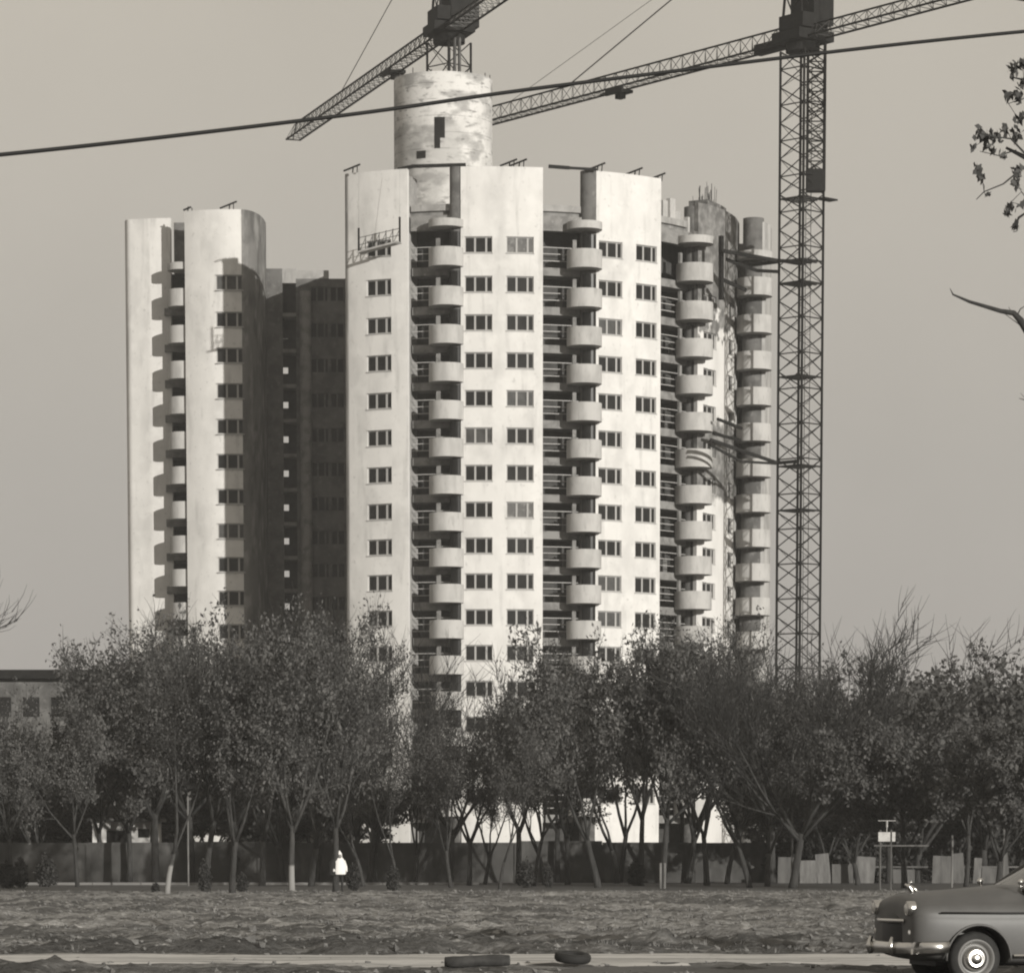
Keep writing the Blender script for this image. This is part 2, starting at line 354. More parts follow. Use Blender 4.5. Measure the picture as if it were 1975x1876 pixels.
def wall_strip(pts, z0, z1, holes, thick, name, m, s_of=None):
    """wall following the plan polyline pts (left to right seen from outside, outside = towards camera); holes = (s0, s1, z0, z1) in arc length"""
    pts = [Vector((p[0], p[1], 0)) for p in pts]
    acc = [0]
    for i in range(len(pts)-1): acc.append(acc[-1]+(pts[i+1]-pts[i]).length)
    Ltot = acc[-1]
    def at(s):
        s = min(max(s, 0), Ltot)
        for i in range(len(acc)-1):
            if s <= acc[i+1]+1e-9:
                t = (s-acc[i])/(acc[i+1]-acc[i]); p = pts[i].lerp(pts[i+1], t); d = (pts[i+1]-pts[i]).normalized()
                return p, Vector((-d.y, d.x, 0)), d      # point, inward normal (away from camera), direction
    ss = {round(Ltot*k/24, 4) for k in range(25)}; zs = {round(z0, 4), round(z1, 4)}
    for h in holes:
        ss.add(round(h[0], 4)); ss.add(round(h[1], 4)); zs.add(round(h[2], 4)); zs.add(round(h[3], 4))
    for k in range(1, int((z1-z0)/6)): zs.add(round(z0+6*k, 4))
    ss = sorted(ss); zs = sorted(zs); mb = MB()
    # smooth vertex directions: average normal
    P0 = []; P1 = []
    for s_ in ss:
        a, nn, _ = at(s_-.02); b2, nn2, _ = at(s_+.02); nrm = (nn+nn2).normalized(); p, _, _ = at(s_)
        P0.append(p); P1.append(p+nrm*thick)
    def hole(i, j):
        sc = (ss[i]+ss[i+1])/2; zc = (zs[j]+zs[j+1])/2
        return any(h[0] < sc < h[1] and h[2] < zc < h[3] for h in holes)
    def V3(p, z): return (p.x, p.y, z)
    no = len(ss)
    H = [[hole(i, j) for j in range(len(zs)-1)] for i in range(len(ss)-1)]
    vo = [V3(P0[i], z) for z in zs for i in range(no)]; vi = [V3(P1[i], z) for z in zs for i in range(no)]
    fo = [(j*no+i, j*no+i+1, (j+1)*no+i+1, (j+1)*no+i) for i in range(no-1) for j in range(len(zs)-1) if not H[i][j]]
    mb.add(vo, fo, True); mb.add(vi, [f[::-1] for f in fo], True)
    fs = []; nv = len(vo)
    for i in range(no-1):
        for j in range(len(zs)-1):
            if H[i][j]: continue
            for (di, dj, e0, e1) in ((1, 0, (i+1, j), (i+1, j+1)), (-1, 0, (i, j+1), (i, j)), (0, 1, (i+1, j+1), (i, j+1)), (0, -1, (i, j), (i+1, j))):
                a, c = i+di, j+dj
                if 0 <= a < no-1 and 0 <= c < len(zs)-1 and not H[a][c]: continue
                k0 = e0[1]*no+e0[0]; k1 = e1[1]*no+e1[0]
                fs.append((k1, k0, nv+k0, nv+k1))
    mb.add(vo+vi, fs)
    o = mb.build(name, m, tower)
    return o, at, Ltot
def arc_pts(ph0, ph1, r, n=24): return [pol(ph0+(ph1-ph0)*k/n, r) for k in range(n+1)]
def cylr(name, c, r, z0, z1, m): mb = MB(); mb.cyl(c, r, z0, z1, 28); return mb.build(name, m, tower)
def panel(ph0, ph1, winpx, m, z1=ZT, skiprows=(), r=RR, rows=ZR, ww=WW):
    holes = []; ws = []
    for wx in winpx:
        pc = phi_px(wx, r); s = (pc-ph0)*r
        for i, z in enumerate(rows):
            if i in skiprows: continue
            holes.append((s-ww/2, s+ww/2, z-WH/2, z+WH/2)); ws.append((pc, z, i))
    o, at, _ = wall_strip(arc_pts(ph0, ph1, r), 0, z1, holes, .38, 'wall_panel', m)
    for pc, z, i in ws:
        p = pol(pc, r*math.cos(ww/2/r)); p.z = z; put_window(p, pc, ww)
    return o
# fin panels of the main body
f1a, f1b = phi_px(674), phi_px(787)
f2a, f2b = phi_px(889), phi_px(1047)
f3a, f3b = phi_px(1149), phi_px(1273)
f4a, f4b = phi_px(1345), 1.36
M['p4'], n, l, b, cur = layered('patchy_plaster', .62, [(.5, .6, .6, (1, 1, .5), .45, .65)])
# P4: bare dark concrete near the top and round the tie, ragged whitewash edge
g = n.new('ShaderNodeNewGeometry'); s_ = n.new('ShaderNodeSeparateXYZ'); l.new(g.outputs['Position'], s_.inputs[0])
t = n.new('ShaderNodeTexNoise'); t.inputs['Scale'].default_value = .9; t.inputs['Detail'].default_value = 6; l.new(g.outputs['Position'], t.inputs['Vector'])
def band(z0, amp, edge, sgn=1):
    ad = n.new('ShaderNodeMath'); ad.operation = 'MULTIPLY_ADD'; ad.inputs[1].default_value = amp; l.new(t.outputs[0], ad.inputs[0]); l.new(s_.outputs[2], ad.inputs[2])
    r = n.new('ShaderNodeMapRange'); c = z0+amp*.5
    r.inputs[1].default_value = c-edge; r.inputs[2].default_value = c+edge
    if sgn < 0: r.inputs[3].default_value, r.inputs[4].default_value = 1, 0
    l.new(ad.outputs[0], r.inputs[0]); return r.outputs[0]
zA = P(1400, 640, 312).z; zB1 = P(1400, 815, 312).z; zB0 = P(1400, 965, 312).z
up_ = band(zA, 14, .5); b1 = band(zB1, 3, .3, -1); b0 = band(zB0, 3, .3)
mu = n.new('ShaderNodeMath'); mu.operation = 'MULTIPLY'; l.new(b1, mu.inputs[0]); l.new(b0, mu.inputs[1])
mxx = n.new('ShaderNodeMath'); mxx.operation = 'MAXIMUM'; l.new(up_, mxx.inputs[0]); l.new(mu.outputs[0], mxx.inputs[1])
dk = noise_fac(n, l, 1.2, (1, 1, 1), .4, .65)
mz = n.new('ShaderNodeMix'); mz.data_type = 'RGBA'; l.new(dk, mz.inputs[0]); mz.inputs[6].default_value = tint(.12); mz.inputs[7].default_value = tint(.25)
mx = n.new('ShaderNodeMix'); mx.data_type = 'RGBA'; l.new(mxx.outputs[0], mx.inputs[0]); l.new(cur, mx.inputs[6]); l.new(mz.outputs[2], mx.inputs[7]); l.new(mx.outputs[2], b.inputs['Base Color'])
panel(f1a, f1b, (732,), M['plaster'])
panel(f2a, f2b, (923.5, 1003.5), M['plaster'])
panel(f3a, f3b, (1177, 1246), M['plaster'])
ZT4 = P(1370, 395, 310).z
P4L = [P(*q) for q in ((1345, 800, 309.0), (1356, 800, 309.5), (1368, 800, 310.2), (1380, 800, 311.1), (1392, 800, 312.2), (1402, 800, 313.4), (1411, 800, 314.8), (1418, 800, 316.3), (1424, 800, 318.8))]
P4L = [Vector((q.x, q.y, 0)) for q in P4L]; ac = [0]
for k in range(len(P4L)-1): ac.append(ac[-1]+(P4L[k+1]-P4L[k]).length)
def s4(px):
    xs_ = [proj((q.x, q.y, 32))[0] for q in P4L]; return float(np.interp(px, xs_, ac))
s4c = [s4(1369), s4(1409)]; holes4 = [(c-1.0, c+1.0, z-WH/2, z+WH/2) for c in s4c for i, z in enumerate(ZR) if i]
p4, at4, _l = wall_strip(P4L, 0, ZT4, holes4, .38, 'wall_panel', M['p4'])
for c in s4c:
    for i, z in enumerate(ZR):
        if i: p, nn, d = at4(c); p = p+nn*.06; put_window(Vector((p.x, p.y, z)), math.atan2(d.y, d.x), 2.0)
p4['label'] = 'patchy wall panel with bare dark concrete at its top'
# rounded ends
def fin_end(px, r_, zt, m=None, rad=RR, name='rounded_wall_end'):
    ph = phi_px(px, rad-r_); c = pol(ph, rad-r_); return cylr(name, c, r_, 0, zt, m or M['concrete']), c
M['fin'] = layered('stained_fin_concrete', .40, [(.24, .9, .7, (1, 1, .25), .42, .62), (.5, .4, 2, (1, 1, .5), .55, .7)])[0]
fin_end(681, .55, ZT+.02, M['fin']); fin_end(882, .56, ZT+.03, M['darkconc']); fin_end(1136, .74, ZT+.03, M['darkconc']); fin_end(1336, .8, ZT4-.2, M['darkconc'])  # the dark round ends have their shade put into the colour
# back returns of the fins: thin walls going inward behind each panel end
# upper inner faces
mb = MB()
for ph in (f1b, f2b, f3b):
    a = pol(ph-.006, RR-.385); b2 = pol(ph-.006, RR-2.6); nrm = Vector((math.cos(ph), math.sin(ph), 0))*.3
    mb.add([a, b2, b2-nrm, a-nrm]+[Vector((v.x, v.y, ZT-.4)) for v in (a, b2, b2-nrm, a-nrm)], [(0, 1, 2, 3), (4, 7, 6, 5), (0, 4, 5, 1), (1, 5, 6, 2), (2, 6, 7, 3), (3, 7, 4, 0)])
mb.build('return_wall', M['concrete'], tower)
# body behind recesses
PE = 1.33
def sector(mb, r, z0, z1, n=64):
    arc = [pol(f1a+.05+(PE-f1a-.05)*k/n, r) for k in range(n+1)]
    pts = [Vector((arc[0].x, 326.6, 0))]+arc+[Vector((arc[-1].x, 326.6, 0))]; m_ = len(pts)
    vs = [(p.x, p.y, z0) for p in pts]+[(p.x, p.y, z1) for p in pts]
    mb.add(vs, [(k, (k+1) % m_, m_+(k+1) % m_, m_+k) for k in range(m_)]); mb.add(vs, [tuple(range(m_, 2*m_)), tuple(range(m_-1, -1, -1))])
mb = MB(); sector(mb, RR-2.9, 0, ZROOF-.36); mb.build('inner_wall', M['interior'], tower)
mb = MB(); sector(mb, RR-1.0, ZROOF-.35, ZROOF); mb.build('roof', M['slab'], tower)
# floor slabs, beams and rails in each recess
def rec_arc(mb, ph0, ph1, ro, ri, z0, z1, n=8):
    vs = []
    for k in range(n+1):
        ph = ph0+(ph1-ph0)*k/n
        for (r, z) in ((ro, z0), (ro, z1), (ri, z1), (ri, z0)):
            p = pol(ph, r); vs.append((p.x, p.y, z))
    fs = []
    for k in range(n):
        for j in range(4): fs.append((k*4+j, k*4+4+j, k*4+4+(j+1) % 4, k*4+(j+1) % 4))
    fs += [(0, 1, 2, 3), (n*4+3, n*4+2, n*4+1, n*4)]
    mb.add(vs, fs)
gaps = [(f1b+.002, phi_px(876, RR-.6)), (f2b+.002, phi_px(1128, RR-.7)), (f3b+.002, phi_px(1328, RR-.8))]
for gi, (g0, g1) in enumerate(gaps):
    for i, z in enumerate(ZR):
        fl = z-FL
        mb = MB(); rec_arc(mb, g0, g1, RR-.95, RR-2.85, fl-.62, fl); mb.build('floor_slab', M['slab'], tower)
        mb = MB()
        for hz in (.52, 1.05, 1.55):
            rec_arc(mb, g0, g1, RR-1.0, RR-1.04, fl+hz-.024, fl+hz+.024, 4)
        if gi == 1 and i > 2:
            ph = g0+(g1-g0)*.66; p = pol(ph, RR-.98); mb.bar((p.x, p.y, fl+.1), (p.x, p.y, fl+1.35), .06)
        if i > 0 or gi < 2: mb.build('loggia_railing', M['rail'], tower)
        if random.random() < .5:   # odd pale patch: something left in the loggia
            ph = g0+(g1-g0)*random.uniform(.45, .8); p = pol(ph, RR-1.9); hh = random.uniform(.5, 1.1)
            mb = MB(); mb.box((-.28, -.05, 0), (.28, .05, hh), Matrix.Translation((p.x, p.y, fl+.001)) @ Matrix.Rotation(ph, 4, 'Z')); mb.build('loggia_screen', M['wood_pale'], tower)
    mb = MB(); rec_arc(mb, g0, g1, RR-.6, RR-1.0, ZR[0]+1.25, ZROOF-.36); mb.build('roof_beam', M['slab'], tower)
    mb = MB(); rec_arc(mb, g0, g1, RR-.75, RR-1.1, ZROOF+.002, ZROOF+.5); mb.build('parapet', M['concrete'], tower)
# round balconies
def balcony_mesh(r):
    mb = MB(); mb.ring((0, 0), r, r-.11, -.16, 1.26, 36); mb.cyl((0, 0), r-.112, -.155, -.02, 36)
    me = mb.mesh('balcony'); me.materials.append(M['balcony']); return me
def canopy_mesh(r):
    mb = MB(); mb.cyl((0, 0), r, -.16, .42, 36); me = mb.mesh('balcony_canopy'); me.materials.append(M['balcony']); return me
BM = {}
def balconies(c, r, rows=ZR, canopy=True, skip=()):
    k = round(r, 2)
    if k not in BM:
        BM[k] = (balcony_mesh(r), canopy_mesh(r))
    for i, z in enumerate(rows):
        if i in skip: continue
        link('balcony', BM[k][0], tower, Vector((c.x, c.y, z-FL))-TW)
    if canopy: link('balcony_canopy', BM[k][1], tower, Vector((c.x, c.y, rows[0]+1.48))-TW)
def bpos(px, rad): return pol(phi_px(px, rad), rad)
balconies(bpos(861.5, RR-.15), 1.38)
balconies(bpos(1126.5, RR+.05), 1.38)
balconies(bpos(1338, RR+.1), 1.5)
def door_patch(px, r_, z):
    ph = phi_px(px, RR-r_); c = pol(ph, RR-r_); vs = []; n = 8
    for k in range(n+1):
        a = ph-1.25+(1.95)*k/n
        for (rr, zz) in ((r_+.03, z-FL), (r_+.03, z-FL+2.55), (r_-.05, z-FL+2.55), (r_-.05, z-FL)): vs.append((c.x+rr*math.sin(a), c.y-rr*math.cos(a), zz))
    mb = MB(); mb.add(vs, [(k*4+j, k*4+4+j, k*4+4+(j+1) % 4, k*4+(j+1) % 4) for k in range(n) for j in range(4)]+[(0, 1, 2, 3), (n*4+3, n*4+2, n*4+1, n*4)])
    mb.build('balcony_door_shade', M['glass'], tower)  # dark door patch, wrapped leftward to paint shade on the round end
for z in ZR:
    door_patch(882, .56, z); door_patch(1136, .74, z); door_patch(1336, .8, z)
# door post on each balcony side (pale)
for px, rad in ((846, RR-1.0), (1107, RR-1.0), (1310, RR-.9)):
    ph = phi_px(px, rad); p = pol(ph, rad)
    for z in ZR:
        mb = MB(); mb.box((-.16, -.1, -.1), (.16, .1, 2.2), Matrix.Translation((p.x, p.y, z-FL)) @ Matrix.Rotation(ph, 4, 'Z')); mb.build('door_post', M['slab'], tower)
# P5: slab behind on the right
D5 = 317.
c5 = P(1451, 800, D5); c5.z = 0
cylr('rounded_wall_end', c5, .86, 0, P(1450, 422, D5).z, M['darkconc'])  # dark colour in place of shade on this round end
pr = [Vector((c5.x+.1, c5.y-.72, 0)), Vector((c5.x+.9, c5.y-.40, 0)), Vector((c5.x+1.45, c5.y+1.0, 0)), Vector((c5.x+1.8, c5.y+4, 0)), Vector((c5.x+1.5, c5.y+9, 0))]
wall_strip(pr, 0, P(1450, 430, D5).z, [], .35, 'wall_panel', M['fin'])
balconies(Vector((c5.x+.05, c5.y-1.0, 0)), 1.46, rows=ZR)
# body joining P4 and P5
mb = MB(); a = P(1418, 800, 309); mb.box((a.x-1.5, 322, 0), (c5.x+.4, 335, P(1440, 470, 322).z)); mb.build('rear_wall', M['darkconc'], tower)
# P4 top: broken formwork
M['form'] = layered('formwork', .13, [(.07, .8, 1.5, (1, 1, 2.5), .45, .6), (.3, .7, 2.2, (1, 1, 1), .6, .7)])[0]
mb = MB(); rec_arc(mb, phi_px(1318, RR-.8), 1.33, RR+.06, RR+.0, ZT4-3.0, ZT4-2.3, 12)
rec_arc(mb, phi_px(1330, RR-.8), 1.1, RR+.05, RR+.0, ZT4-5.0, ZT4-4.8, 12)
mb.build('formwork_band', M['form'], tower)
mb = MB(); rec_arc(mb, phi_px(1345, RR-.8), 1.30, RR-.05, RR-1.7, ZT4, ZT4+.5, 12); mb.build('formwork_band', M['form'], tower)
for k in range(26):
    ph = random.uniform(phi_px(1336, RR-1), 1.28); p = pol(ph, RR-random.uniform(.1, 1.6)); h = random.uniform(.6, 2.0)
    mb = MB(); mb.bar((p.x, p.y, ZT4), (p.x+random.uniform(-.1, .1), p.y, ZT4+h), random.choice((.02, .03, .05)), 4); mb.build('rebar', M['steel_mid'], tower)
# rough pale blockwork above the third recess
for k in range(9):
    ph = random.uniform(f3b+.01, gaps[2][1]); p = pol(ph, RR-random.uniform(.8, 2)); h = random.uniform(.6, 2.6)
    mb = MB(); mb.box((-.35, -.2, 0), (.35, .2, h), Matrix.Translation((p.x, p.y, ZROOF-.34)) @ Matrix.Rotation(ph, 4, 'Z')); mb.build('blockwork_pier', M['balcony'], tower)
# beams between fin tops
def tie_beam(x0, y0, x1, y1, d0, d1, r=.17):
    mb = MB(); mb.bar(P(x0, y0, d0), P(x1, y1, d1), r); mb.build('tie_beam', M['steel'], tower)
tie_beam(768, 327, 797, 321, 301.5, 301); tie_beam(797, 321, 898, 318, 301, 300.2); tie_beam(1058, 321, 1098, 324, 300.6, 300.8); tie_beam(1098, 324, 1150, 327, 300.8, 301.5, .13)
# core shaft
cc = P(855, 400, 318); rc = 92.5/F*318
zc = P(855, 137, 318-rc).z
mb = MB(); mb.cyl((cc.x, cc.y), rc, 0, zc, 64); core = mb.build('shaft', M['core'], tower); core['label'] = 'round streaked concrete shaft rising above the slabs'
def on_core(px, py):
    # point on the shaft surface seen at px,py
    lo, hi = 318-rc*1.5, 318
    for _ in range(40):
        m_ = (lo+hi)/2; q = P(px, py, m_)
        if (q.x-cc.x)**2+(q.y-cc.y)**2 > rc*rc: lo = m_
        else: hi = m_
    return P(px, py, lo)
def core_slot(x0, x1, y0, y1, name='shaft_opening'):
    a = on_core(x0, y0); b2 = on_core(x1, y1); mb = MB()
    vs = []
    for k in range(5):
        q = on_core(x0+(x1-x0)*k/4, (y0+y1)/2); d = Vector((q.x-cc.x, q.y-cc.y, 0)).normalized()
        for r in (.03, -.4):
            for z in (a.z, b2.z): vs.append((q.x+d.x*r, q.y+d.y*r, z))
    fs = []
    for k in range(4):
        i = k*4; fs += [(i, i+4, i+5, i+1), (i, i+2, i+6, i+4), (i+1, i+5, i+7, i+3)]
    fs += [(0, 1, 3, 2), (16, 18, 19, 17)]
    mb.add(vs, fs); mb.build(name, M['glass'], tower)
core_slot(838, 858, 226, 266); core_slot(838, 849, 266.2, 286); core_slot(804, 821, 292, 305)
mb = MB()
for k in range(14):
    t_ = 2*PI*k/14; h = random.uniform(.1, .5)
    mb = MB(); mb.bar((cc.x+(rc-.2)*math.cos(t_), cc.y+(rc-.2)*math.sin(t_), zc), (cc.x+(rc-.2)*math.cos(t_), cc.y+(rc-.2)*math.sin(t_), zc+h), .04); mb.build('starter_bar', M['steel_mid'], tower)
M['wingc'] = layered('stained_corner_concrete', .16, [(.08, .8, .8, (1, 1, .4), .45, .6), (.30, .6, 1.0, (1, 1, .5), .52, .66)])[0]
# left wing -------------------------------------------------
def XY(px, D): q = P(px, 800, D); return Vector((q.x, q.y, 0))
q0, q1 = XY(250, 324.6), XY(332, 323.8)
o, at, Lt = wall_strip([XY(244.5, 325.7), XY(246, 324.9), q0, q0.lerp(q1, .5)+Vector((0, -.15, 0)), q1], 0, ZT, [], .38, 'wall_panel', M['plaster'])
mb = MB(); mb.box((XY(245, 326).x, 325.8, 0), (XY(245, 326).x+.3, 340, ZT-.2)); mb.build('return_wall', M['concrete'], tower)
# second slab of the wing with a rounded right corner going back
L2 = []
for k in range(9): t_ = k/8; q_ = XY(359, 320.6).lerp(XY(468, 319.6), t_); L2.append(q_+Vector((0, -.9*4*t_*(1-t_)*.5, 0)))
cor = L2[-1]
x_c = XY(518, 324).x
L2b = [cor+Vector((.002, .002, 0))]
for k in range(1, 9):
    t_ = k/8*PI/2; L2b.append(Vector((cor.x+(x_c-cor.x-.3)*math.sin(t_), cor.y+5.6*(1-math.cos(t_)), 0)))
L2b.append(Vector((x_c-.25, 326.2, 0)))
holes = []; ws = []
mid = 0
acc = (L2[1]-L2[0]).length
pw_ = XY(444, 319.4); sW = (pw_-L2[0]).length+.03
for z in ZR: holes.append((sW-1.1, sW+1.1, z-WH/2, z+WH/2))
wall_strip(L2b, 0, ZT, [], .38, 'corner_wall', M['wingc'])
o, at, Lt = wall_strip(L2, 0, ZT, holes, .38, 'wall_panel', M['plaster'])
for z in ZR:
    p, nn, d = at(sW); put_window(Vector((p.x, p.y, z)), math.atan2(d.y, d.x), 2.2)
mb = MB(); a = XY(498, 322.5); mb.box((a.x-.1, a.y-.3, ZT-5.5), (a.x+.1, a.y+.6, ZT-.1)); mb.build('wall_rib', M['darkconc'], tower)
# recess between the two slabs of the wing
ql, qr = XY(322, 322.9), XY(366, 322.9)
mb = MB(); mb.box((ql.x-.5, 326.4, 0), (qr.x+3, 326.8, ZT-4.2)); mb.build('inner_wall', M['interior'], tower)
for z in ZR:
    mb = MB(); mb.box((ql.x-.2, 323.6, z-FL-.6), (qr.x+2, 326.39, z-FL)); mb.build('floor_slab', M['slab'], tower)
    mb = MB(); mb.box((ql.x+.05, 323.7, z-FL+1.0), (qr.x+1, 323.75, z-FL+1.07)); mb.build('loggia_railing', M['rail'], tower)
mb = MB(); mb.box((ql.x+.62, 324.0, ZR[0]+1.4), (qr.x+2, 326.3, ZT-.35)); mb.build('roof_housing', M['darkconc'], tower)
balconies(XY(354.5, 322.0)+Vector((0, .15, 0)), 1.27)
# joining block between wing and main body
zj = P(575, 518, 326).z
xa, xb = XY(512, 326).x, XY(700, 326).x
zj2 = P(650, 541, 327).z
slot0, slot1 = XY(546, 326).x, XY(572, 326).x
def jw(mb, x0, x1, z0, z1, y0=326., y1=326.5): mb.box((x0, y0, z0), (x1, y1, z1))
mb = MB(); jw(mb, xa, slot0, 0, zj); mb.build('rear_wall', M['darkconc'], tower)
# wall right of slot with windows
holes = []; p_l, p_r = Vector((slot1, 326., 0)), Vector((xb, 326., 0))
jwx = [XY(617, 326).x, XY(655, 326).x]
for wx in jwx:
    for z in ZR: holes.append((wx-slot1-.75, wx-slot1+.75, z-.6, z+.6))
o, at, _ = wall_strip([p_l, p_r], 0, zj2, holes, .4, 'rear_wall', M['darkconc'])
for wx in jwx:
    for z in ZR: put_window(Vector((wx, 326., z)), 0, 1.5)
mb = MB(); jw(mb, slot1, XY(635, 326).x, zj2+.001, zj-.15); mb.build('parapet', M['concrete'], tower)
for i, z in enumerate(ZR):
    mb = MB(); mb.box((slot0, 326.3, z-FL-.3), (slot1, 328.5, z-FL)); mb.build('floor_slab', M['slab'], tower)
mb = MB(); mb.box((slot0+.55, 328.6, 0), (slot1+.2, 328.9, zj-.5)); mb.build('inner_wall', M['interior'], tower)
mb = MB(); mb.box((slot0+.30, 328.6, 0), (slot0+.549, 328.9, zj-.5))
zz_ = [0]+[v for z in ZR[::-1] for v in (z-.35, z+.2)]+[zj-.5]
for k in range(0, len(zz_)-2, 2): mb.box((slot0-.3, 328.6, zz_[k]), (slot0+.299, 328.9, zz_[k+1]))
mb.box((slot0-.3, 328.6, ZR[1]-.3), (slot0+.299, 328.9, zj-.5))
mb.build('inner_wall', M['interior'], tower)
mb = MB(); jw(mb, slot0, slot1, zj-1.2, zj); mb.build('roof_beam', M['concrete'], tower)
cylr('round_pier', XY(590, 325.6), .5, 0, P(590, 560, 325).z, M['slab'])
mb = MB(); jw(mb, xa, xb, 0, zj-3, 345., 345.4); 
# wall going back from the left end of the main slab
mb2 = MB(); e0 = pol(f1a, RR-.5); mb2.box((e0.x+.05, e0.y, 0), (e0.x+.45, 325.9, ZROOF)); mb2.build('return_wall', M['plaster'], tower)
# light shining through the stair openings: thin slits of sky seen past the block
# hoist brackets standing on slab tops
def bracket(px, py, D, lab, flip=1, s=1.0):
    b = P(px, py, D); b.z = ZT
    r = empty('hoist_bracket', b, lab, 'bracket', 'hoist brackets along the slab tops')
    mb = MB(); mb.bar(b+Vector((-.7*s*flip, .2, .12)), b+Vector((.6*s*flip, -.5, .5*s)), .08); mb.build('beam', M['steel'], r)
    mb = MB(); mb.bar(b+Vector((0, .1, -.02)), b+Vector((.05, -.1, .35)), .06); mb.bar(b+Vector((.35*flip, .1, 0)), b+Vector((.38*flip, -.3, .42*s)), .05); mb.build('stand', M['steel'], r)
bracket(680, 325, 302.5, 'dark bracket at the top left corner of the main tower')
bracket(362, 408, 320.5, 'small bracket on the left corner of the wing top', s=.5)
bracket(442, 405, 319.6, 'slanted bracket on the middle of the left wing top', s=1.1)
bracket(982, 320, 300.3, 'left of the paired brackets on the central slab top')
bracket(1001, 320, 300.3, 'right of the paired brackets on the central slab top')
bracket(1152, 326, 301.9, 'bracket on the dark round end of the third slab')
bracket(1224, 338, 304.0, 'bracket on the middle of the third slab top')
bracket(1268, 346, 306.3, 'bracket on the right corner of the third slab top')
# suspended cradle
pa, pb = P(692, 488, 300.5), P(771, 467, 299.0); 
cr_ = empty('suspended_cradle', pa, 'tilted work cradle hung on the leftmost slab of the main tower', 'cradle')
mb = MB(); wv = Vector((.3, .8, 0)).normalized()*.45
for s in (-.5, 0, .5): mb.bar(pa+wv*s*1.6, pb+wv*s*1.6, .09)
mb.build('platform', M['balcony'], cr_)
mb = MB()
for k in range(7):
    p = pa.lerp(pb, k/6); mb.bar(p, p+Vector((0, 0, 1.15)), .035)
for h in (.6, 1.15): mb.bar(pa+Vector((0, 0, h)), pb+Vector((0, 0, h*.9)), .035)
for k in range(6): p = pa.lerp(pb, k/6); q = pa.lerp(pb, (k+1)/6); mb.bar(p, q+Vector((0, 0, 1.0)), .025)
mb.build('guard_rail', M['steel_mid'], cr_)
for p in (pa, pb):
    mb = MB(); mb.bar(p, p+Vector((0, 0, 1.9)), .08); mb.build('end_frame', M['steel'], cr_)
    mb = MB(); mb.bar(p+Vector((0, 0, 1.9)), Vector((p.x, p.y+.6, ZT)), .007); mb.build('suspension_rope', M['rope'], cr_)
# ------------------------------------------------------------------ TOWER CRANES
def lattice_mast(mb, c, half, z0, z1, bay, rleg=.10, rdia=.06, rot=PI/4):
    cs = [Vector((c.x+half*math.sqrt(2)*math.cos(rot+k*PI/2+PI/4), c.y+half*math.sqrt(2)*math.sin(rot+k*PI/2+PI/4), 0)) for k in range(4)]
    n = int(round((z1-z0)/bay)); bay = (z1-z0)/n
    dg = MB()
    for k in range(4):
        a = cs[k]; mb.bar((a.x, a.y, z0), (a.x, a.y, z1), rleg)
        b2 = cs[(k+1) % 4]
        for i in range(n):
            za, zb = z0+i*bay, z0+(i+1)*bay
            back = (a.y+b2.y)/2 > c.y
            if back:
                if i % 2 == 0: dg.bar((a.x, a.y, za), (b2.x, b2.y, zb), .03, 3)
                else: dg.bar((b2.x, b2.y, za), (a.x, a.y, zb), .03, 3)
                continue
            dg.bar((a.x, a.y, za), (b2.x, b2.y, zb), rdia, 3); dg.bar((b2.x, b2.y, za), (a.x, a.y, zb), rdia, 3)
            if i % 2 == 0: dg.bar((a.x, a.y, za), (b2.x, b2.y, za), rdia, 3)
    return dg, cs
def crane(c, zj, jdir, jlen, clen, label, masttop, bay, apex, pend, plats=(), cabside=1, jh=1.35, jw_=1.35, zbase=0., half=1.23):
    r = empty('tower_crane', (c.x, c.y, 0), label, 'crane', 'tower cranes over the building')
    mb = MB(); dg, cs = lattice_mast(mb, c, half, zbase, masttop, bay)
    mb.build('mast_leg', M['steel'], r); dg.build('mast_bracing', M['steel'], r)
    jd = Vector((jdir[0], jdir[1], 0)).normalized(); sd = Vector((-jd.y, jd.x, 0))
    base = Vector((c.x, c.y, zj))
    # jib: triangular section, two bottom chords one top
    for (nm, d, ln, h, w_) in (('jib', jd, jlen, jh, jw_), ('counter_jib', -jd, clen, jh*.75, jw_*1.3)):
        ch = MB(); br = MB(); st = base+d*1.0; n = max(4, int(ln/1.45))
        tip = st+d*ln
        for s in (-1, 1): ch.bar(st+sd*s*w_/2, tip+sd*s*w_/2, .095)
        ch.bar(st+Vector((0, 0, h)), st+d*(ln-1.2)+Vector((0, 0, h)), .085)
        for i in range(n):
            a = st+d*ln*i/n; b2 = st+d*ln*(i+1)/n; m_ = (a+b2)/2+Vector((0, 0, h))
            for s in (-1, 1):
                br.bar(a+sd*s*w_/2, m_, .035, 3); br.bar(m_, b2+sd*s*w_/2, .035, 3)
            br.bar(a-sd*w_/2, b2+sd*w_/2, .03, 3); br.bar(a-sd*w_/2, a+sd*w_/2, .035, 3)
        ch.bar(tip-sd*w_/2, tip+sd*w_/2, .07); ch.bar(tip+Vector((0, 0, 0)), st+d*(ln-1.2)+Vector((0, 0, h)), .06)
        o = ch.build(nm, M['steel'], r); br.build('lacing', M['steel_mid'], o, local=False)
    # trolley
    return r, base, jd, sd
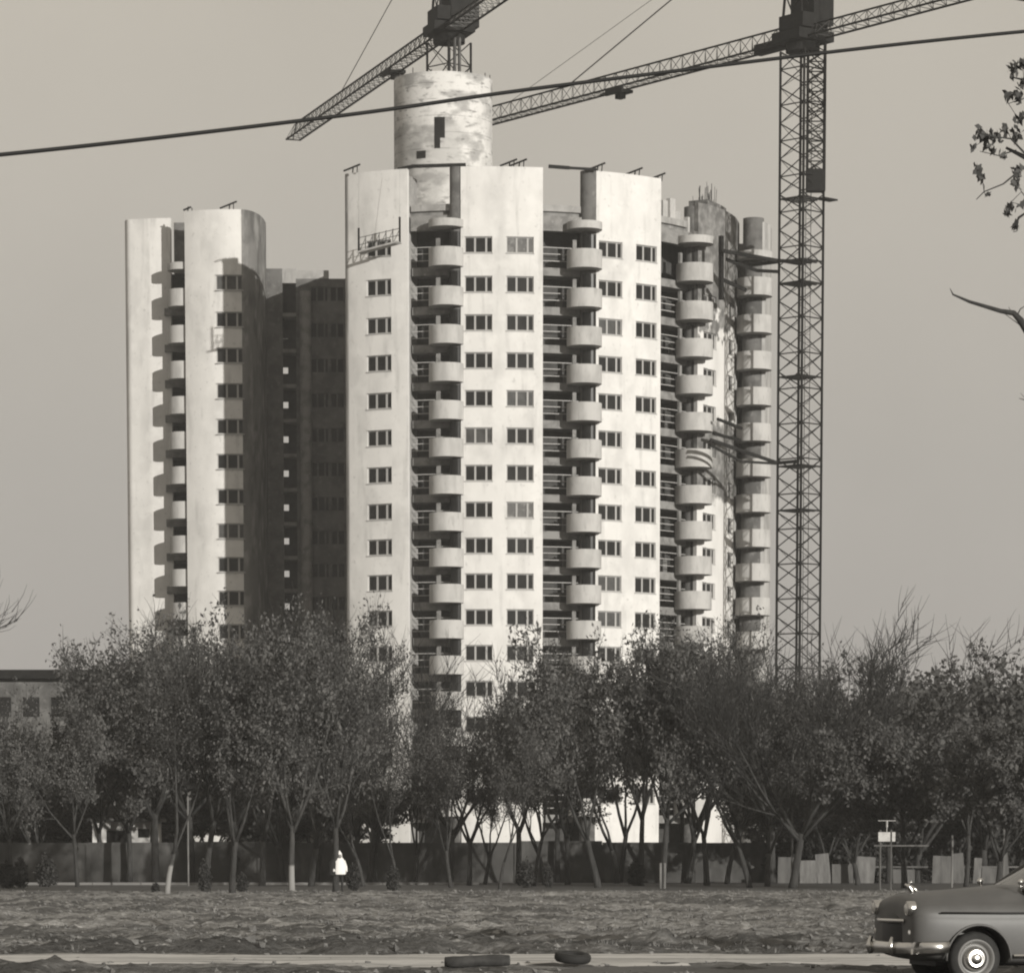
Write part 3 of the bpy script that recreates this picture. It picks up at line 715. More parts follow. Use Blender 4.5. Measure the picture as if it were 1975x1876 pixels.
def crane_head(r, c, base, jd, sd, apex, ztop):
    # slewing unit, cabin, tower head
    up = Vector((0, 0, 1)); R3 = Matrix.Translation(base) @ Matrix(((jd.x, sd.x, 0, 0), (jd.y, sd.y, 0, 0), (0, 0, 1, 0), (0, 0, 0, 1))) @ Matrix.Diagonal((1.2, 1.2, 1.1, 1))
    mb = MB(); mb.box((-1.4, -1.5, -.2), (1.4, 1.5, .5), R3); mb.cyl((base.x, base.y), 1.35, base.z-.95, base.z-.24, 20); mb.build('slewing_unit', M['steel'], r)
    mb = MB(); mb.box((.2, -2.3, .55), (1.6, -.8, 2.6), R3); cab = mb.build('cabin', M['steel'], r)
    mb = MB(); mb.box((1.605, -2.2, 1.4), (1.63, -.9, 2.4), R3); mb.build('cabin_window', M['glass'], cab)
    mb = MB()
    cs = [base+jd*a+sd*b2 for a, b2 in ((-1.2, -1.2), (1.2, -1.2), (1.2, 1.2), (-1.2, 1.2))]
    top = [base+jd*a+sd*b2+up*3.6 for a, b2 in ((-1, -1), (1, -1), (1, 1), (-1, 1))]
    for k in range(4):
        mb.bar(cs[k], top[k], .11); mb.bar(top[k], top[(k+1) % 4], .08); mb.bar(cs[k], top[(k+1) % 4], .06); mb.bar(cs[(k+1) % 4], top[k], .06); mb.bar(top[k], apex, .1)
    mb.box((-1.45, -1.4, .9), (.9, .3, 3.3), R3)
    mb.box((-1.5, .35, .6), (.9, 1.3, 1.6), R3)
    mb.build('tower_head', M['steel'], r)
    mb = MB(); 
    for k in range(3): mb.box((-20.5-k*.7, -1.2, -1.0), (-19.9-k*.7, 1.2, .8), R3)
    mb.build('counterweight', M['concrete'], r)
def trolley(r, base, jd, sd, t, hook=True):
    p = base+jd*t+Vector((0, 0, -.25)); mb = MB()
    R3 = Matrix.Translation(p) @ Matrix(((jd.x, sd.x, 0, 0), (jd.y, sd.y, 0, 0), (0, 0, 1, 0), (0, 0, 0, 1)))
    mb.box((-.7, -.8, -.15), (.7, .8, .1), R3); mb.box((-.35, -.3, -.6), (.35, .3, -.155), R3); mb.bar(p+jd*.7+sd*.6, p+jd*1.6+sd*.9+Vector((0, 0, -.1)), .07)
    mb.box((-1.4, .75, -.35), (.9, .95, .15), R3)
    mb.build('trolley', M['steel'], r)
# crane 2 (right, in front of the right part)
D2 = 307.; c2 = P(1543.5, 700, D2); c2.z = 0
z2 = P(1545, 78, D2).z
jd2 = Vector((-.56, .83, 0)).normalized()
tip_ok = None
def jib_dir(c, zz, px, py):     # direction of the horizontal jib whose chord passes through px,py
    lo, hi = 150, 600
    for _ in range(50):
        m_ = (lo+hi)/2
        if P(px, py, m_).z < zz: lo = m_
        else: hi = m_
    q = P(px, py, lo); return Vector((q.x-c.x, q.y-c.y, 0)), q
v2, q2 = jib_dir(c2, z2, 950, 236)
r2, base2, jd2, sd2 = crane(c2, z2, v2, v2.length+4.5, 22, 'nearer tower crane whose full lattice mast stands right of the building', z2-.9, 1.38, None, None)
apex2 = P(1541, -205, D2)
crane_head(r2, c2, base2, jd2, sd2, apex2, z2)
def jib_point(base, jd, ln, px):
    best = None
    for k in range(400):
        p = base+jd*(ln*k/400); d = abs(proj(p)[0]-px)
        if best is None or d < best[0]: best = (d, p, ln*k/400)
    return best[1], best[2]
mb = MB()
for px, r_ in ((1095, .055), (985, .022)):
    p, t_ = jib_point(base2, jd2, 60, px); mb.bar(p+Vector((0, 0, 1.35)), apex2, r_)
mb.bar(base2-jd2*13+Vector((0, 0, 1.0)), apex2, .05); mb.build('pendant_line', M['steel_mid'], r2)
p, t_ = jib_point(base2, jd2, 60, 1196); trolley(r2, base2, jd2, sd2, t_)
p, t_ = jib_point(base2, jd2, 60, 1462)
mb = MB(); mb.bar(base2+jd2*1+Vector((0, 0, .1)), base2+jd2*t_+Vector((0, 0, .1)), .55); mb.build('winch_platform', M['steel'], r2)
# mast platforms, ladder, lift cage
for py in (385, 505, 548, 728, 900, 905+80):
    z = P(1545, py, D2).z
    mb = MB(); c_ = Matrix.Translation((c2.x, c2.y, z)) @ Matrix.Rotation(PI/4, 4, 'Z')
    h_ = 1.2
    for k in range(5): mb.box((-h_, -h_+k*.55, -.04), (h_, -h_+k*.55+.2, .04), c_)
    mb.bar(c_ @ Vector((-h_, -h_, 0)), c_ @ Vector((h_, -h_, 0)), .09); mb.bar(c_ @ Vector((-h_, -h_, 0)), c_ @ Vector((-h_, h_, 0)), .09)
    if py == 385:
        mb.box((.6, -1.9, -.06), (2.2, -1.0, .06), c_)
    mb.build('platform', M['steel'], r2)
mb = MB(); lx = c2.x+.55
for s in (-.2, .2): mb.bar((lx+s, c2.y, 8), (lx+s, c2.y, z2-2), .03)
for k in range(int((z2-12)/.6)): mb.bar((lx-.2, c2.y, 8+k*.6), (lx+.2, c2.y, 8+k*.6), .02, 3)
mb.build('ladder', M['steel_mid'], r2)
mb = MB(); za, zb = P(1568, 372, D2).z, P(1568, 85, D2).z; x0, x1 = P(1557, 300, D2-.9).x, P(1590, 300, D2-.9).x; yy = D2-.9
for x in (x0, x1): mb.bar((x, yy, za), (x, yy, zb), .11)
mb.bar((x1, yy+.25, za), (x1, yy+.25, zb), .12)
n_ = 15
for k in range(n_):
    a, b2 = za+(zb-za)*k/n_, za+(zb-za)*(k+1)/n_
    mb.bar((x0, yy, a), (x1, yy, b2), .05, 3); mb.bar((x1, yy, a), (x0, yy, b2), .05, 3); mb.bar((x0, yy, a), (x1, yy, a), .06, 3)
mb.build('climbing_frame', M['steel'], r2)
mb = MB(); mb.box((x0, yy-.1, za), (x1, yy+1.0, za+1.7)); mb.build('lift_cage', M['steel'], r2)
# mast ties to the building
def tie(pts, r, nm='mast_tie'):
    mb = MB()
    for i in range(len(pts)-1): mb.bar(P(*pts[i]), P(*pts[i+1]), r)
    mb.build(nm, M['steel'], r2)
tie([(1395, 484, 307), (1500, 503, 307), (1545, 505, 305.5)], .19); tie([(1445, 512, 309), (1500, 505, 307)], .17); tie([(1400, 500, 308), (1460, 522, 308), (1500, 524, 307)], .17)
tie([(1391, 455, 307.5), (1391, 578, 307.5)], .22); tie([(1395, 540, 308), (1440, 560, 308)], .2)
tie([(1370, 848, 304.5), (1500, 893, 307), (1540, 889, 305.5)], .17); tie([(1370, 858, 304.5), (1430, 890, 306), (1500, 894, 307)], .13); tie([(1376, 836, 308), (1428, 849, 311)], .15); tie([(1384, 808, 307), (1430, 826, 311)], .14)
# debris netting / timber on P4 near the tie
# crane 1 (behind the shaft)
D1 = 328.; c1 = P(866, 100, D1); c1.z = 0
z1 = P(866, 62, D1).z
v1, q1_ = jib_dir(c1, z1, 565, 270)
r1, base1, jd1, sd1 = crane(c1, z1, v1, v1.length-1, 22, 'farther tower crane rising behind the round shaft', z1-.9, 2.0, None, None, half=1.3)
apex1 = P(860, -190, D1); crane_head(r1, c1, base1, jd1, sd1, apex1, z1)
mb = MB(); p, t_ = jib_point(base1, jd1, 60, 659); mb.bar(p+Vector((0, 0, 1.35)), apex1, .04); mb.bar(base1-jd1*11+Vector((0, 0, 1)), apex1, .05); mb.build('pendant_line', M['steel_mid'], r1)
p, t_ = jib_point(base1, jd1, 60, 762); trolley(r1, base1, jd1, sd1, t_)
# thick front ladder tube on crane 1 mast
mb = MB(); q = P(881, 100, D1-1.6)
for s in (-.18, .22): mb.bar((q.x+s, q.y, zc-3), (q.x+s, q.y, z1-.8), .14)
mb.build('climbing_frame', M['steel_mid'], r1)
# ------------------------------------------------------------------ overhead cable
mb = MB(); pts = []; ctrl = [(-500, 345), (0, 300), (290, 268), (565, 235), (760, 211), (950, 181), (1200, 150), (1393, 126), (1687, 90), (1975, 60), (2500, 14)]
for i in range(len(ctrl)-1):
    for k in range(4):
        t_ = k/4; x = ctrl[i][0]+(ctrl[i+1][0]-ctrl[i][0])*t_; y = ctrl[i][1]+(ctrl[i+1][1]-ctrl[i][1])*t_; pts.append(P(x, y, 30+x*.003))
# smooth
for _ in range(6): pts = [pts[0]]+[(pts[i-1]+pts[i]*2+pts[i+1])/4 for i in range(1, len(pts)-1)]+[pts[-1]]
mb.path(pts, [.0165]*len(pts), 8); tag(mb.build('overhead_cable', M['cable']), 'thick black cable slanting across the sky in front of the cranes', 'cable')
# ------------------------------------------------------------------ TREES
def branch_tree(seed, H=13., fork=3.4, nl=4, spread=.55, levels=4, leaves=30, leaf=.125, upright=.25, lean=0.0, shape=1.0, dense=1.0, twign=6, r0=.17, lowleaf=0.3, wobs=1.0):
    rnd = random.Random(seed); mb = MB(); tips = []
    rngl = np.random.default_rng(seed)
    def seg(p, d, L, r, lev):
        n = 5 if lev < 2 else 3; pts = [p.copy()]; rads = [r]; dd = d.copy()
        for i in range(n):
            wob = (.16 if lev < 2 else .25)*wobs
            dd = (dd+Vector((rnd.uniform(-wob, wob), rnd.uniform(-wob, wob), rnd.uniform(-wob*.5, wob*.5)+upright*.16)))
            dd.normalize(); pts.append(pts[-1]+dd*L/n); rads.append(r*(1-.72*(i+1)/n))
        mb.path(pts, rads, 7 if lev == 0 else 5 if lev == 1 else 3)
        if lev >= levels-1:
            for i in range(1, len(pts)): tips.append((pts[i-1], pts[i], lev))
        if lev >= levels: return
        m = {0: nl+1, 1: 6, 2: 6, 3: twign}.get(lev, twign)
        m = max(2, int(m*dense+rnd.random()))
        for k in range(m):
            f = .25+.75*(k+rnd.random()*.8)/m if lev else .55+.45*(k+rnd.random())/m
            f = min(f, .99); i = int(f*n); t = f*n-i; q = pts[i].lerp(pts[i+1], t)
            base = (pts[i+1]-pts[i]).normalized(); ax = base.orthogonal().normalized(); ax.rotate(Matrix.Rotation(rnd.uniform(0, 2*PI), 3, base))
            ang = rnd.uniform(.45, 1.05)*(1 if lev else spread*1.5)
            nd = base.copy(); nd.rotate(Matrix.Rotation(ang, 3, ax)); nd.z += upright*.6
            if nd.z < -.25: nd.z = -.25
            nd.normalize()
            seg(q, nd, L*rnd.uniform(.45, .68)*(1.0 if lev else 1.15), max(.017, rads[i]*rnd.uniform(.45, .6)), lev+1)
    # trunk
    p = Vector((0, 0, -.15)); pts = [p.copy()]; rads = [r0*1.25]
    d = Vector((rnd.uniform(-.1, .1)+lean, rnd.uniform(-.1, .1), 1)).normalized()
    for i in range(4):
        d = (d+Vector((rnd.uniform(-.07, .07)+lean*.3, rnd.uniform(-.07, .07), .1))).normalized(); pts.append(pts[-1]+d*fork/4); rads.append(r0*(1.05-.08*i))
    mb.path(pts, rads, 9)
    top = pts[-1]
    for k in range(nl):
        a = 2*PI*(k+rnd.random()*.6)/nl; tilt = spread*rnd.uniform(.6, 1.25)
        nd = (d+Vector((math.cos(a)*math.tan(tilt), math.sin(a)*math.tan(tilt), 0))).normalized()
        seg(top-d*rnd.uniform(0, .5), nd, (H-fork)*rnd.uniform(.5, .68), r0*rnd.uniform(.5, .72), 1)
    tr = mb.mesh('trunk', (0, 0, 0)); zmax = max(v[2] for v in mb.v)
    cr_m = None
    if leaves:
        T = np.array([(a.x, a.y, a.z, b.x, b.y, b.z) for a, b, _ in tips]); n = len(T)
        keep = rngl.random(n) < .93; T = T[keep]
        idx = np.repeat(np.arange(len(T)), leaves); t = rngl.random(len(idx))[:, None]
        # clumpiness: drop leaves by 3D cell
        c = T[idx, :3]*(1-t)+T[idx, 3:]*t+rngl.normal(0, .16, (len(idx), 3))
        cell = np.floor(c/1.1).astype(int); hsh = (cell[:, 0]*73856093 ^ cell[:, 1]*19349663 ^ cell[:, 2]*83492791) % 1000/1000
        zz = (c[:, 2]-fork)/(H-fork); ok = rngl.random(len(c)) < (.06+.94*hsh**2)*np.clip(1.45-1.15*zz, .12, 1)
        c = c[ok]; k = len(c)
        u = rngl.normal(size=(k, 3)); u /= np.linalg.norm(u, axis=1)[:, None]
        v = np.cross(u, rngl.normal(size=(k, 3))); v /= np.linalg.norm(v, axis=1)[:, None]
        s = leaf*rngl.uniform(.5, 1.25, k)[:, None]
        V = np.stack([c-u*s*.6, c+v*s*.36, c+u*s*.6, c-v*s*.36], 1).reshape(-1, 3)
        cr_m = bpy.data.meshes.new('crown'); cr_m.vertices.add(4*k); cr_m.vertices.foreach_set('co', V.ravel())
        cr_m.loops.add(4*k); cr_m.loops.foreach_set('vertex_index', np.arange(4*k)); cr_m.polygons.add(k)
        cr_m.polygons.foreach_set('loop_start', np.arange(k)*4); cr_m.polygons.foreach_set('loop_total', np.full(k, 4)); cr_m.update(); cr_m.validate()
        zmax = max(zmax, V[:, 2].max())
    return tr, cr_m, zmax
protos = {}
for i, kw in enumerate([
        dict(seed=11, nl=4, spread=.55), dict(seed=12, nl=5, spread=.62, fork=3.0), dict(seed=13, nl=3, spread=.5, fork=3.8),
        dict(seed=14, nl=4, spread=.7, fork=3.2), dict(seed=15, nl=3, spread=.6, fork=2.6, lean=.12), dict(seed=16, nl=4, spread=.5, fork=3.6, lean=-.1)]):
    protos['leafy%d' % i] = branch_tree(leaves=11, leaf=.18, **kw)
protos['bare0'] = branch_tree(31, nl=4, spread=.55, fork=3.2, leaves=0, upright=.65, twign=6)
protos['bare1'] = branch_tree(37, nl=5, spread=.72, fork=3.2, leaves=0, upright=.7, twign=6, lean=.08)
protos['fan'] = branch_tree(77, H=13, nl=7, spread=.85, fork=2.6, leaves=0, upright=.55, twign=7, dense=1.1, lean=.12, r0=.16, wobs=.5)
protos['fan1'] = branch_tree(78, H=13, nl=6, spread=.7, fork=3.0, leaves=0, upright=.6, twign=6, dense=.85, r0=.14, wobs=.5)
for i in range(3): protos['dense%d' % i] = branch_tree(51+i, nl=5, spread=.62, fork=2.2, leaves=19, leaf=.27, r0=.2)
protos['sparse'] = branch_tree(61, nl=4, spread=.55, fork=3.4, leaves=6, leaf=.15, upright=.5)
protos['sparse1'] = branch_tree(62, nl=3, spread=.5, fork=2.8, leaves=8, leaf=.14, upright=.35, lean=.10)
protos['sparse2'] = branch_tree(63, nl=2, spread=.42, fork=2.3, leaves=9, leaf=.14, upright=.4, lean=-.12)
tree_n = 0
PXY = []
def tree(px, basey, topy, proto, label, rz=None, group='trees in front of the tower', white=False, leafm=None, wide=1.0):
    g_ = G(px, basey) if basey < 5000 else None
    tr, crn, zm = protos[proto]
    H = P(px, topy, g_.y).z; s = H/zm
    rz = random.uniform(0, 2*PI) if rz is None else rz
    o = empty('tree', g_, label, 'tree', group, rz); o.scale = (s*wide, s*wide, s)
    t_ = link('trunk', tr if not white else tr, o)
    if not tr.materials: tr.materials.append(M['bark'])
    if white:
        t_.material_slots[0].link = 'OBJECT'; t_.material_slots[0].material = M['bark_white']
    if crn:
        if not crn.materials: crn.materials.append(M['leaf_dark'] if 'dense' in proto else M['leaf'])
        link('crown', crn, o)
    return o
front = [  # px, base y, top y, proto, white, label
    (22, 1711, 1325, 'leafy0', False, 'leafy tree at the far left edge of the row'),
    (150, 1709, 1315, 'leafy3', False, 'broad leafy tree behind the squat bush at far left'),
    (322, 1724, 1170, 'sparse2', True, 'slim tree with whitewashed foot below the left wing'),
    (394, 1720, 1185, 'leafy5', False, 'tree with thick dark stem just right of the slim whitewashed one'),
    (448, 1724, 1190, 'sparse1', False, 'tree leaning right beside a low round bush'),
    (563, 1724, 1125, 'leafy1', True, 'tall tree with pale painted trunk foot under the shaded recess'),
    (648, 1721, 1160, 'sparse', False, 'tree behind the figure in white'),
    (767, 1717, 1290, 'sparse2', False, 'forked tree right of the figure in white'),
    (871, 1711, 1340, 'sparse1', False, 'thin tree leaning right below the first balcony column'),
    (964, 1714, 1350, 'sparse2', False, 'tree with a wide fork under the central slab'),
    (1030, 1708, 1335, 'leafy5', False, 'tree standing behind two dark upright bushes'),
    (1155, 1711, 1190, 'leafy4', False, 'tree with two crossing stems in front of the third slab'),
    (1235, 1707, 1175, 'leafy0', False, 'tree with a stem slanting right and a dark bush at its foot'),
    (1277, 1711, 1180, 'leafy3', False, 'upright tree beside two pale painted posts'),
    (1363, 1707, 1190, 'sparse1', False, 'slender tree leaning right before the right balconies'),
    (1402, 1704, 1215, 'sparse2', False, 'thin tree between the slender one and the big fork'),
    (1447, 1711, 1240, 'leafy4', False, 'stout tree forking low like a letter Y'),
]
for (px, by, ty, pr_, wh, lab) in front:
    tree(px, by, ty-14, pr_, lab, white=wh, wide=random.uniform(.68, .9))
back = [(-30, 1701, 1340, 'dense0'), (75, 1700, 1335, 'dense1'), (190, 1700, 1300, 'leafy0'), (250, 1701, 1200, 'leafy1'), (290, 1700, 1170, 'leafy5'), (370, 1701, 1190, 'leafy3'), (505, 1700, 1150, 'leafy2'),
        (545, 1701, 1145, 'dense2'), (610, 1701, 1130, 'leafy4'), (690, 1700, 1230, 'sparse1'), (725, 1701, 1290, 'sparse2'), (820, 1700, 1400, 'sparse2'), (1075, 1701, 1250, 'sparse'), (1110, 1700, 1260, 'sparse1'),
        (1195, 1701, 1190, 'sparse1'), (1310, 1700, 1185, 'leafy2'), (1335, 1701, 1200, 'leafy1'), (1425, 1700, 1225, 'sparse'), (1500, 1701, 1400, 'sparse1')]
places = ['behind the far left trees', 'below the flat dark roof', 'right of the flat dark roof', 'before the left edge of the wing', 'before the first slab of the wing', 'before the balconies of the wing', 'before the shaded corner of the wing',
          'before the shaded joining block', 'before the dark inner windows', 'before the left edge of the main tower', 'below the lone window column', 'below the first recess', 'below the second recess', 'before the second balcony column',
          'before the third slab', 'below the third recess', 'before the third balcony column', 'before the patchy right slab', 'at the foot of the crane mast']
for (px, by, ty, pr_), pl in zip(back, places):
    tree(px, by, ty, pr_, 'back row tree '+pl, group='back row of trees along the boundary wall', wide=random.uniform(.7, 1.0))
bare = [(712, 1703, 1145, 'fan1', 'bare twiggy tree against the left slab of the main tower'), (868, 1705, 1205, 'fan1', 'bare tree spreading its twigs below the central windows'),
        (1000, 1703, 1255, 'sparse', 'nearly leafless tree below the central slab'), (1528, 1712, 1125, 'fan', 'large bare tree fanning out beside the crane mast'), (1630, 1700, 1190, 'fan1', 'bare tree right of the crane mast'),
        (300, 1702, 1130, 'sparse', 'thin half bare tree rising before the wing'), (1490, 1703, 1175, 'sparse', 'half bare tree just left of the crane mast'), (450, 1701, 1150, 'bare0', 'bare tree reaching over the wing windows')]
for (px, by, ty, pr_, lab) in bare: tree(px, by, ty, pr_, lab, group='leafless trees', wide={1528: 1.12, 868: 1.15}.get(px, 1.0), rz=.2 if px == 1528 else None)
right = [(1655, 1706, 1390, 'dense1', 'leftmost of the dense dark trees at right'), (1715, 1703, 1262, 'dense0', 'dense dark tree behind the pale notice board'), (1770, 1702, 1245, 'dense2', 'dense dark tree right of the notice board'),
         (1830, 1700, 1238, 'dense1', 'dense dark tree behind the car bonnet'), (1863, 1709, 1290, 'leafy2', 'tree whose pale trunk stands above the car bonnet'), (1900, 1702, 1235, 'dense0', 'dense dark tree by the thin pale pole'),
         (1960, 1701, 1222, 'dense2', 'dense dark tree at the right edge'), (2030, 1702, 1215, 'dense1', 'dense dark tree cut by the right edge'), (1590, 1702, 1400, 'dense2', 'low dense tree right of the crane foot'), (1530, 1700, 1430, 'leafy4', 'low leafy tree hiding the crane foot'),
         (1680, 1698, 1400, 'leafy1', 'loose tree filling the gap beside the dense trees'), (1745, 1712, 1330, 'dense1', 'low crown in front of the dense dark trees'), (1925, 1714, 1330, 'dense0', 'low dark crown above the windscreen')]
for (px, by, ty, pr_, lab) in right: tree(px, by, ty, pr_, lab, group='dense trees on the right')
for k, (px, ty) in enumerate([(-20, 1440), (40, 1420), (110, 1450), (200, 1430), (270, 1440), (345, 1430), (410, 1450), (480, 1430), (545, 1440), (615, 1430), (670, 1470)]):
    tree(px, 1696.5, ty, 'dense%d' % (k % 3), 'low thick tree behind the boundary wall, %s from the left' % ['first', 'second', 'third', 'fourth', 'fifth', 'sixth', 'seventh', 'eighth', 'ninth', 'tenth', 'eleventh'][k], group='low thick trees behind the boundary wall', wide=1.25)
for k, (px, ty) in enumerate([(1505, 1470), (1570, 1450), (1625, 1430), (1690, 1440), (1750, 1420), (1815, 1440), (1880, 1430), (1945, 1440), (2010, 1430)]):
    tree(px, 1697, ty, 'dense%d' % ((k+1) % 3), 'low dark tree behind the board hoarding, %s from the left' % ['first', 'second', 'third', 'fourth', 'fifth', 'sixth', 'seventh', 'eighth', 'ninth'][k], group='low dark trees behind the hoarding', wide=1.3)
tree(-215, 1728, 1040, 'bare0', 'bare tree outside the left edge with twigs reaching in', group='leafless trees', wide=1.0)
for k, (px, wpx, ty, pr_) in enumerate([(700, 0, 1330, 'sparse2'), (800, 0, 1380, 'sparse1'), (905, 0, 1345, 'sparse'), (935, 0, 1400, 'sparse1'), (1050, 0, 1330, 'sparse2'), (1095, 0, 1290, 'sparse'), (1190, 0, 1240, 'sparse2'), (1325, 0, 1230, 'sparse1'), (1480, 0, 1260, 'sparse2'), (505, 0, 1200, 'sparse1'), (600, 0, 1180, 'sparse2')]):
    lb_ = ['right of the shaded corner', 'under the first balcony column', 'right of the first balcony column', 'under the central slab', 'under the second recess', 'left of the second balcony column', 'under the third slab', 'under the third balcony column', 'under the tie beams of the crane', 'under the joining block', 'under the dark round pier'][k]
    tree(px, 1705+random.uniform(-3, 4), ty, pr_, 'slim half bare tree '+lb_, group='slim half bare trees')
# small evergreen bushes at the tree feet
def bush_mesh(seed, n=1500):
    r = np.random.default_rng(seed); c = r.normal(size=(n, 3)); c /= np.linalg.norm(c, axis=1)[:, None]; c *= (r.uniform(.5, 1, n)*(1+.22*np.sin(c[:, 0]*5+seed)*np.cos(c[:, 2]*6)+.10*r.normal(size=n)))[:, None]
    c[:, 2] = c[:, 2]*.62+.60; c[:, :2] *= .40*(1.05-.25*c[:, 2:3])
    u = r.normal(size=(n, 3)); u /= np.linalg.norm(u, axis=1)[:, None]; v = np.cross(u, r.normal(size=(n, 3))); v /= np.linalg.norm(v, axis=1)[:, None]; s = .07
    V = np.stack([c-u*s, c+v*s*.6, c+u*s, c-v*s*.6], 1).reshape(-1, 3)
    me = bpy.data.meshes.new('foliage'); me.from_pydata(V.tolist(), [], [(4*i, 4*i+1, 4*i+2, 4*i+3) for i in range(n)]); me.materials.append(M['bush']); return me
bms = [bush_mesh(k) for k in range(3)]
stem = MB(); stem.bar((0, 0, -.1), (0, 0, .8), .05, 6); stemm = stem.mesh('stem'); stemm.materials.append(M['bark'])
for i, (px, by, wpx, hpx, lab) in enumerate([(89, 1709, 44, 55, 'squat dark bush beside the far left tree'), (12, 1712, 34, 50, 'dark bush left of the far left tree trunk'), (40, 1712, 30, 55, 'dark bush right of the far left tree trunk'), (468, 1722, 24, 38, 'low round bush at the foot of the leaning tree'),
        (682, 1717, 28, 50, 'dark bush just right of the figure in white'), (758, 1717, 26, 46, 'dark bush at the foot of the forked tree'), (1013, 1711, 36, 50, 'wide dark bush, left one of the pair'), (1058, 1711, 20, 44, 'narrow dark bush, right one of the pair'),
        (1228, 1707, 36, 46, 'dark bush at the slanting tree below the third balcony column'), (300, 1722, 18, 20, 'tiny bush left of the slim whitewashed tree'), (395, 1720, 28, 60, 'tall dark bush against a thick stem')]):
    g_ = G(px, by); ppm = F/g_.y
    o = empty('bush', g_, lab, 'bush', 'dark clipped bushes under the trees', random.random()*6); o.scale = (wpx/ppm/.8, wpx/ppm/.8, hpx/ppm/1.2)
    link('foliage', bms[i % 3], o); link('stem', stemm, o)
for k, px in enumerate([1512, 1552, 1598, 1640, 1690, 1735, 1785, 1830, 1875, 1925, 1975]):
    o = empty('shrub', (P(px, 1690, 229).x, 229+random.uniform(0, 3), 0), 'tall dark shrub behind the board hoarding, %s from the left' % ['first', 'second', 'third', 'fourth', 'fifth', 'sixth', 'seventh', 'eighth', 'ninth', 'tenth', 'eleventh'][k], 'shrub', 'tall shrubs behind the hoarding', random.random()*6)
    o.scale = (2.6, 2.6, random.uniform(2.6, 3.6)); link('foliage', bms[k % 3], o); link('stem', stemm, o)
# near tree at right, only its branch tips reach into the picture
tr0 = empty('tree', (P(2260, 900, 60).x, 60, 0), 'near tree outside the right edge, leafy branch tips and one bare bough reaching in', 'tree')
mb = MB(); tips = []
def pb(pts, r0, r1, n=5):
    q = [P(x, y, D) for (x, y, D) in pts]; mb.path(q, [r0+(r1-r0)*i/(len(q)-1) for i in range(len(q))], n); return q
base_ = Vector((P(2260, 900, 60).x, 60, 0))
mb.path([base_+Vector((0, 0, -.2)), base_+Vector((.1, 0, 3)), P(2250, 1000, 60), P(2240, 600, 60), P(2255, 300, 60), P(2270, 0, 60)], [.3, .26, .22, .17, .11, .04], 9)
pb([(2240, 640, 60), (2100, 420, 60), (1990, 310, 60), (1940, 285, 60)], .1, .02); pb([(1990, 310, 60), (1935, 355, 60), (1898, 370, 60), (1883, 385, 60)], .02, .008, 4)
pb([(1990, 310, 60), (1950, 268, 59.8), (1905, 262, 59.8), (1884, 255, 59.6)], .02, .008, 4); pb([(1960, 290, 60), (1925, 300, 60.2), (1890, 292, 60.2)], .012, .006, 4)
pb([(2250, 380, 60), (2100, 220, 60), (2000, 160, 60), (1955, 150, 60)], .07, .01); pb([(2000, 160, 60), (1975, 190, 60), (1945, 200, 60)], .012, .006, 4)
pb([(2240, 700, 60), (2080, 500, 60), (1995, 400, 60), (1965, 420, 60), (1955, 445, 60)], .06, .008); pb([(1995, 400, 60), (1970, 370, 60), (1950, 390, 60)], .015, .006, 4)
pb([(2245, 900, 61), (2080, 740, 61), (1985, 645, 61), (1968, 618, 61), (1955, 604, 61), (1930, 600, 61), (1870, 582, 61), (1838, 568, 61), (1832, 556, 61)], .09, .004)
pb([(1962, 608, 61), (1968, 596, 61), (1985, 585, 61)], .015, .006, 4); pb([(1960, 606, 61), (1950, 600, 61), (1945, 592, 61)], .01, .004, 4); pb([(1975, 632, 61), (1955, 618, 61), (1935, 603, 61)], .012, .005, 4)
pb([(2100, 860, 61), (1990, 775, 61), (1965, 768, 61)], .03, .005, 4); pb([(1980, 771, 61), (1968, 758, 61)], .007, .004, 4)
mb.build('trunk', M['bark'], tr0)
limbs = [P(x, y, 60) for x, y in ((1990, 310), (1965, 296), (1940, 285), (1915, 363), (1935, 355), (1898, 370), (1950, 268), (1905, 262), (1925, 300), (2000, 160), (1975, 155), (1955, 150), (1975, 190), (1945, 200), (1995, 400), (1965, 420), (1970, 370), (1950, 390))]
tw = MB(); c_ = []
for (x, y, n_, sp_) in [(1890, 262, 26, 9), (1905, 266, 20, 8), (1878, 284, 8, 5), (1922, 262, 16, 8), (1901, 285, 6, 5), (1940, 250, 10, 8), (1960, 262, 14, 10), (1888, 328, 20, 7), (1892, 345, 12, 6), (1905, 372, 3, 5), (1913, 290, 8, 5), (1935, 300, 10, 7), (1955, 135, 26, 11), (1972, 125, 16, 8), (1945, 185, 12, 8), (1962, 190, 20, 9), (1973, 160, 12, 7),
        (1968, 230, 12, 8), (1965, 330, 20, 8), (1960, 355, 16, 8), (1950, 400, 8, 6), (1942, 408, 10, 5), (1958, 435, 12, 6), (1972, 395, 10, 6), (2010, 150, 60, 22), (2010, 250, 60, 25), (2020, 380, 60, 22), (2080, 200, 120, 40), (2100, 350, 140, 45), (2180, 200, 200, 60), (2200, 400, 200, 60), (2260, 100, 200, 60), (2150, 550, 120, 50)]:
    q5 = P(x, y, 60); nb_ = min(limbs, key=lambda v: (v-q5).length)
    if x < 2000:
        md = (q5+nb_)/2+Vector((random.uniform(-.03, .03), 0, random.uniform(-.05, .03))); tw.path([nb_, md, q5, q5+(q5-md)*.5], [.007, .006, .005, .003], 4)
        for _ in range(5): tw.bar(q5, P(x+random.gauss(0, sp_*.6), y+random.gauss(0, sp_*.8), 60), .003, 3)
    for _ in range(n_):
        c_.append(P(x+random.gauss(0, sp_*.55), y+random.gauss(0, sp_*.7), 60+random.gauss(0, .1)))
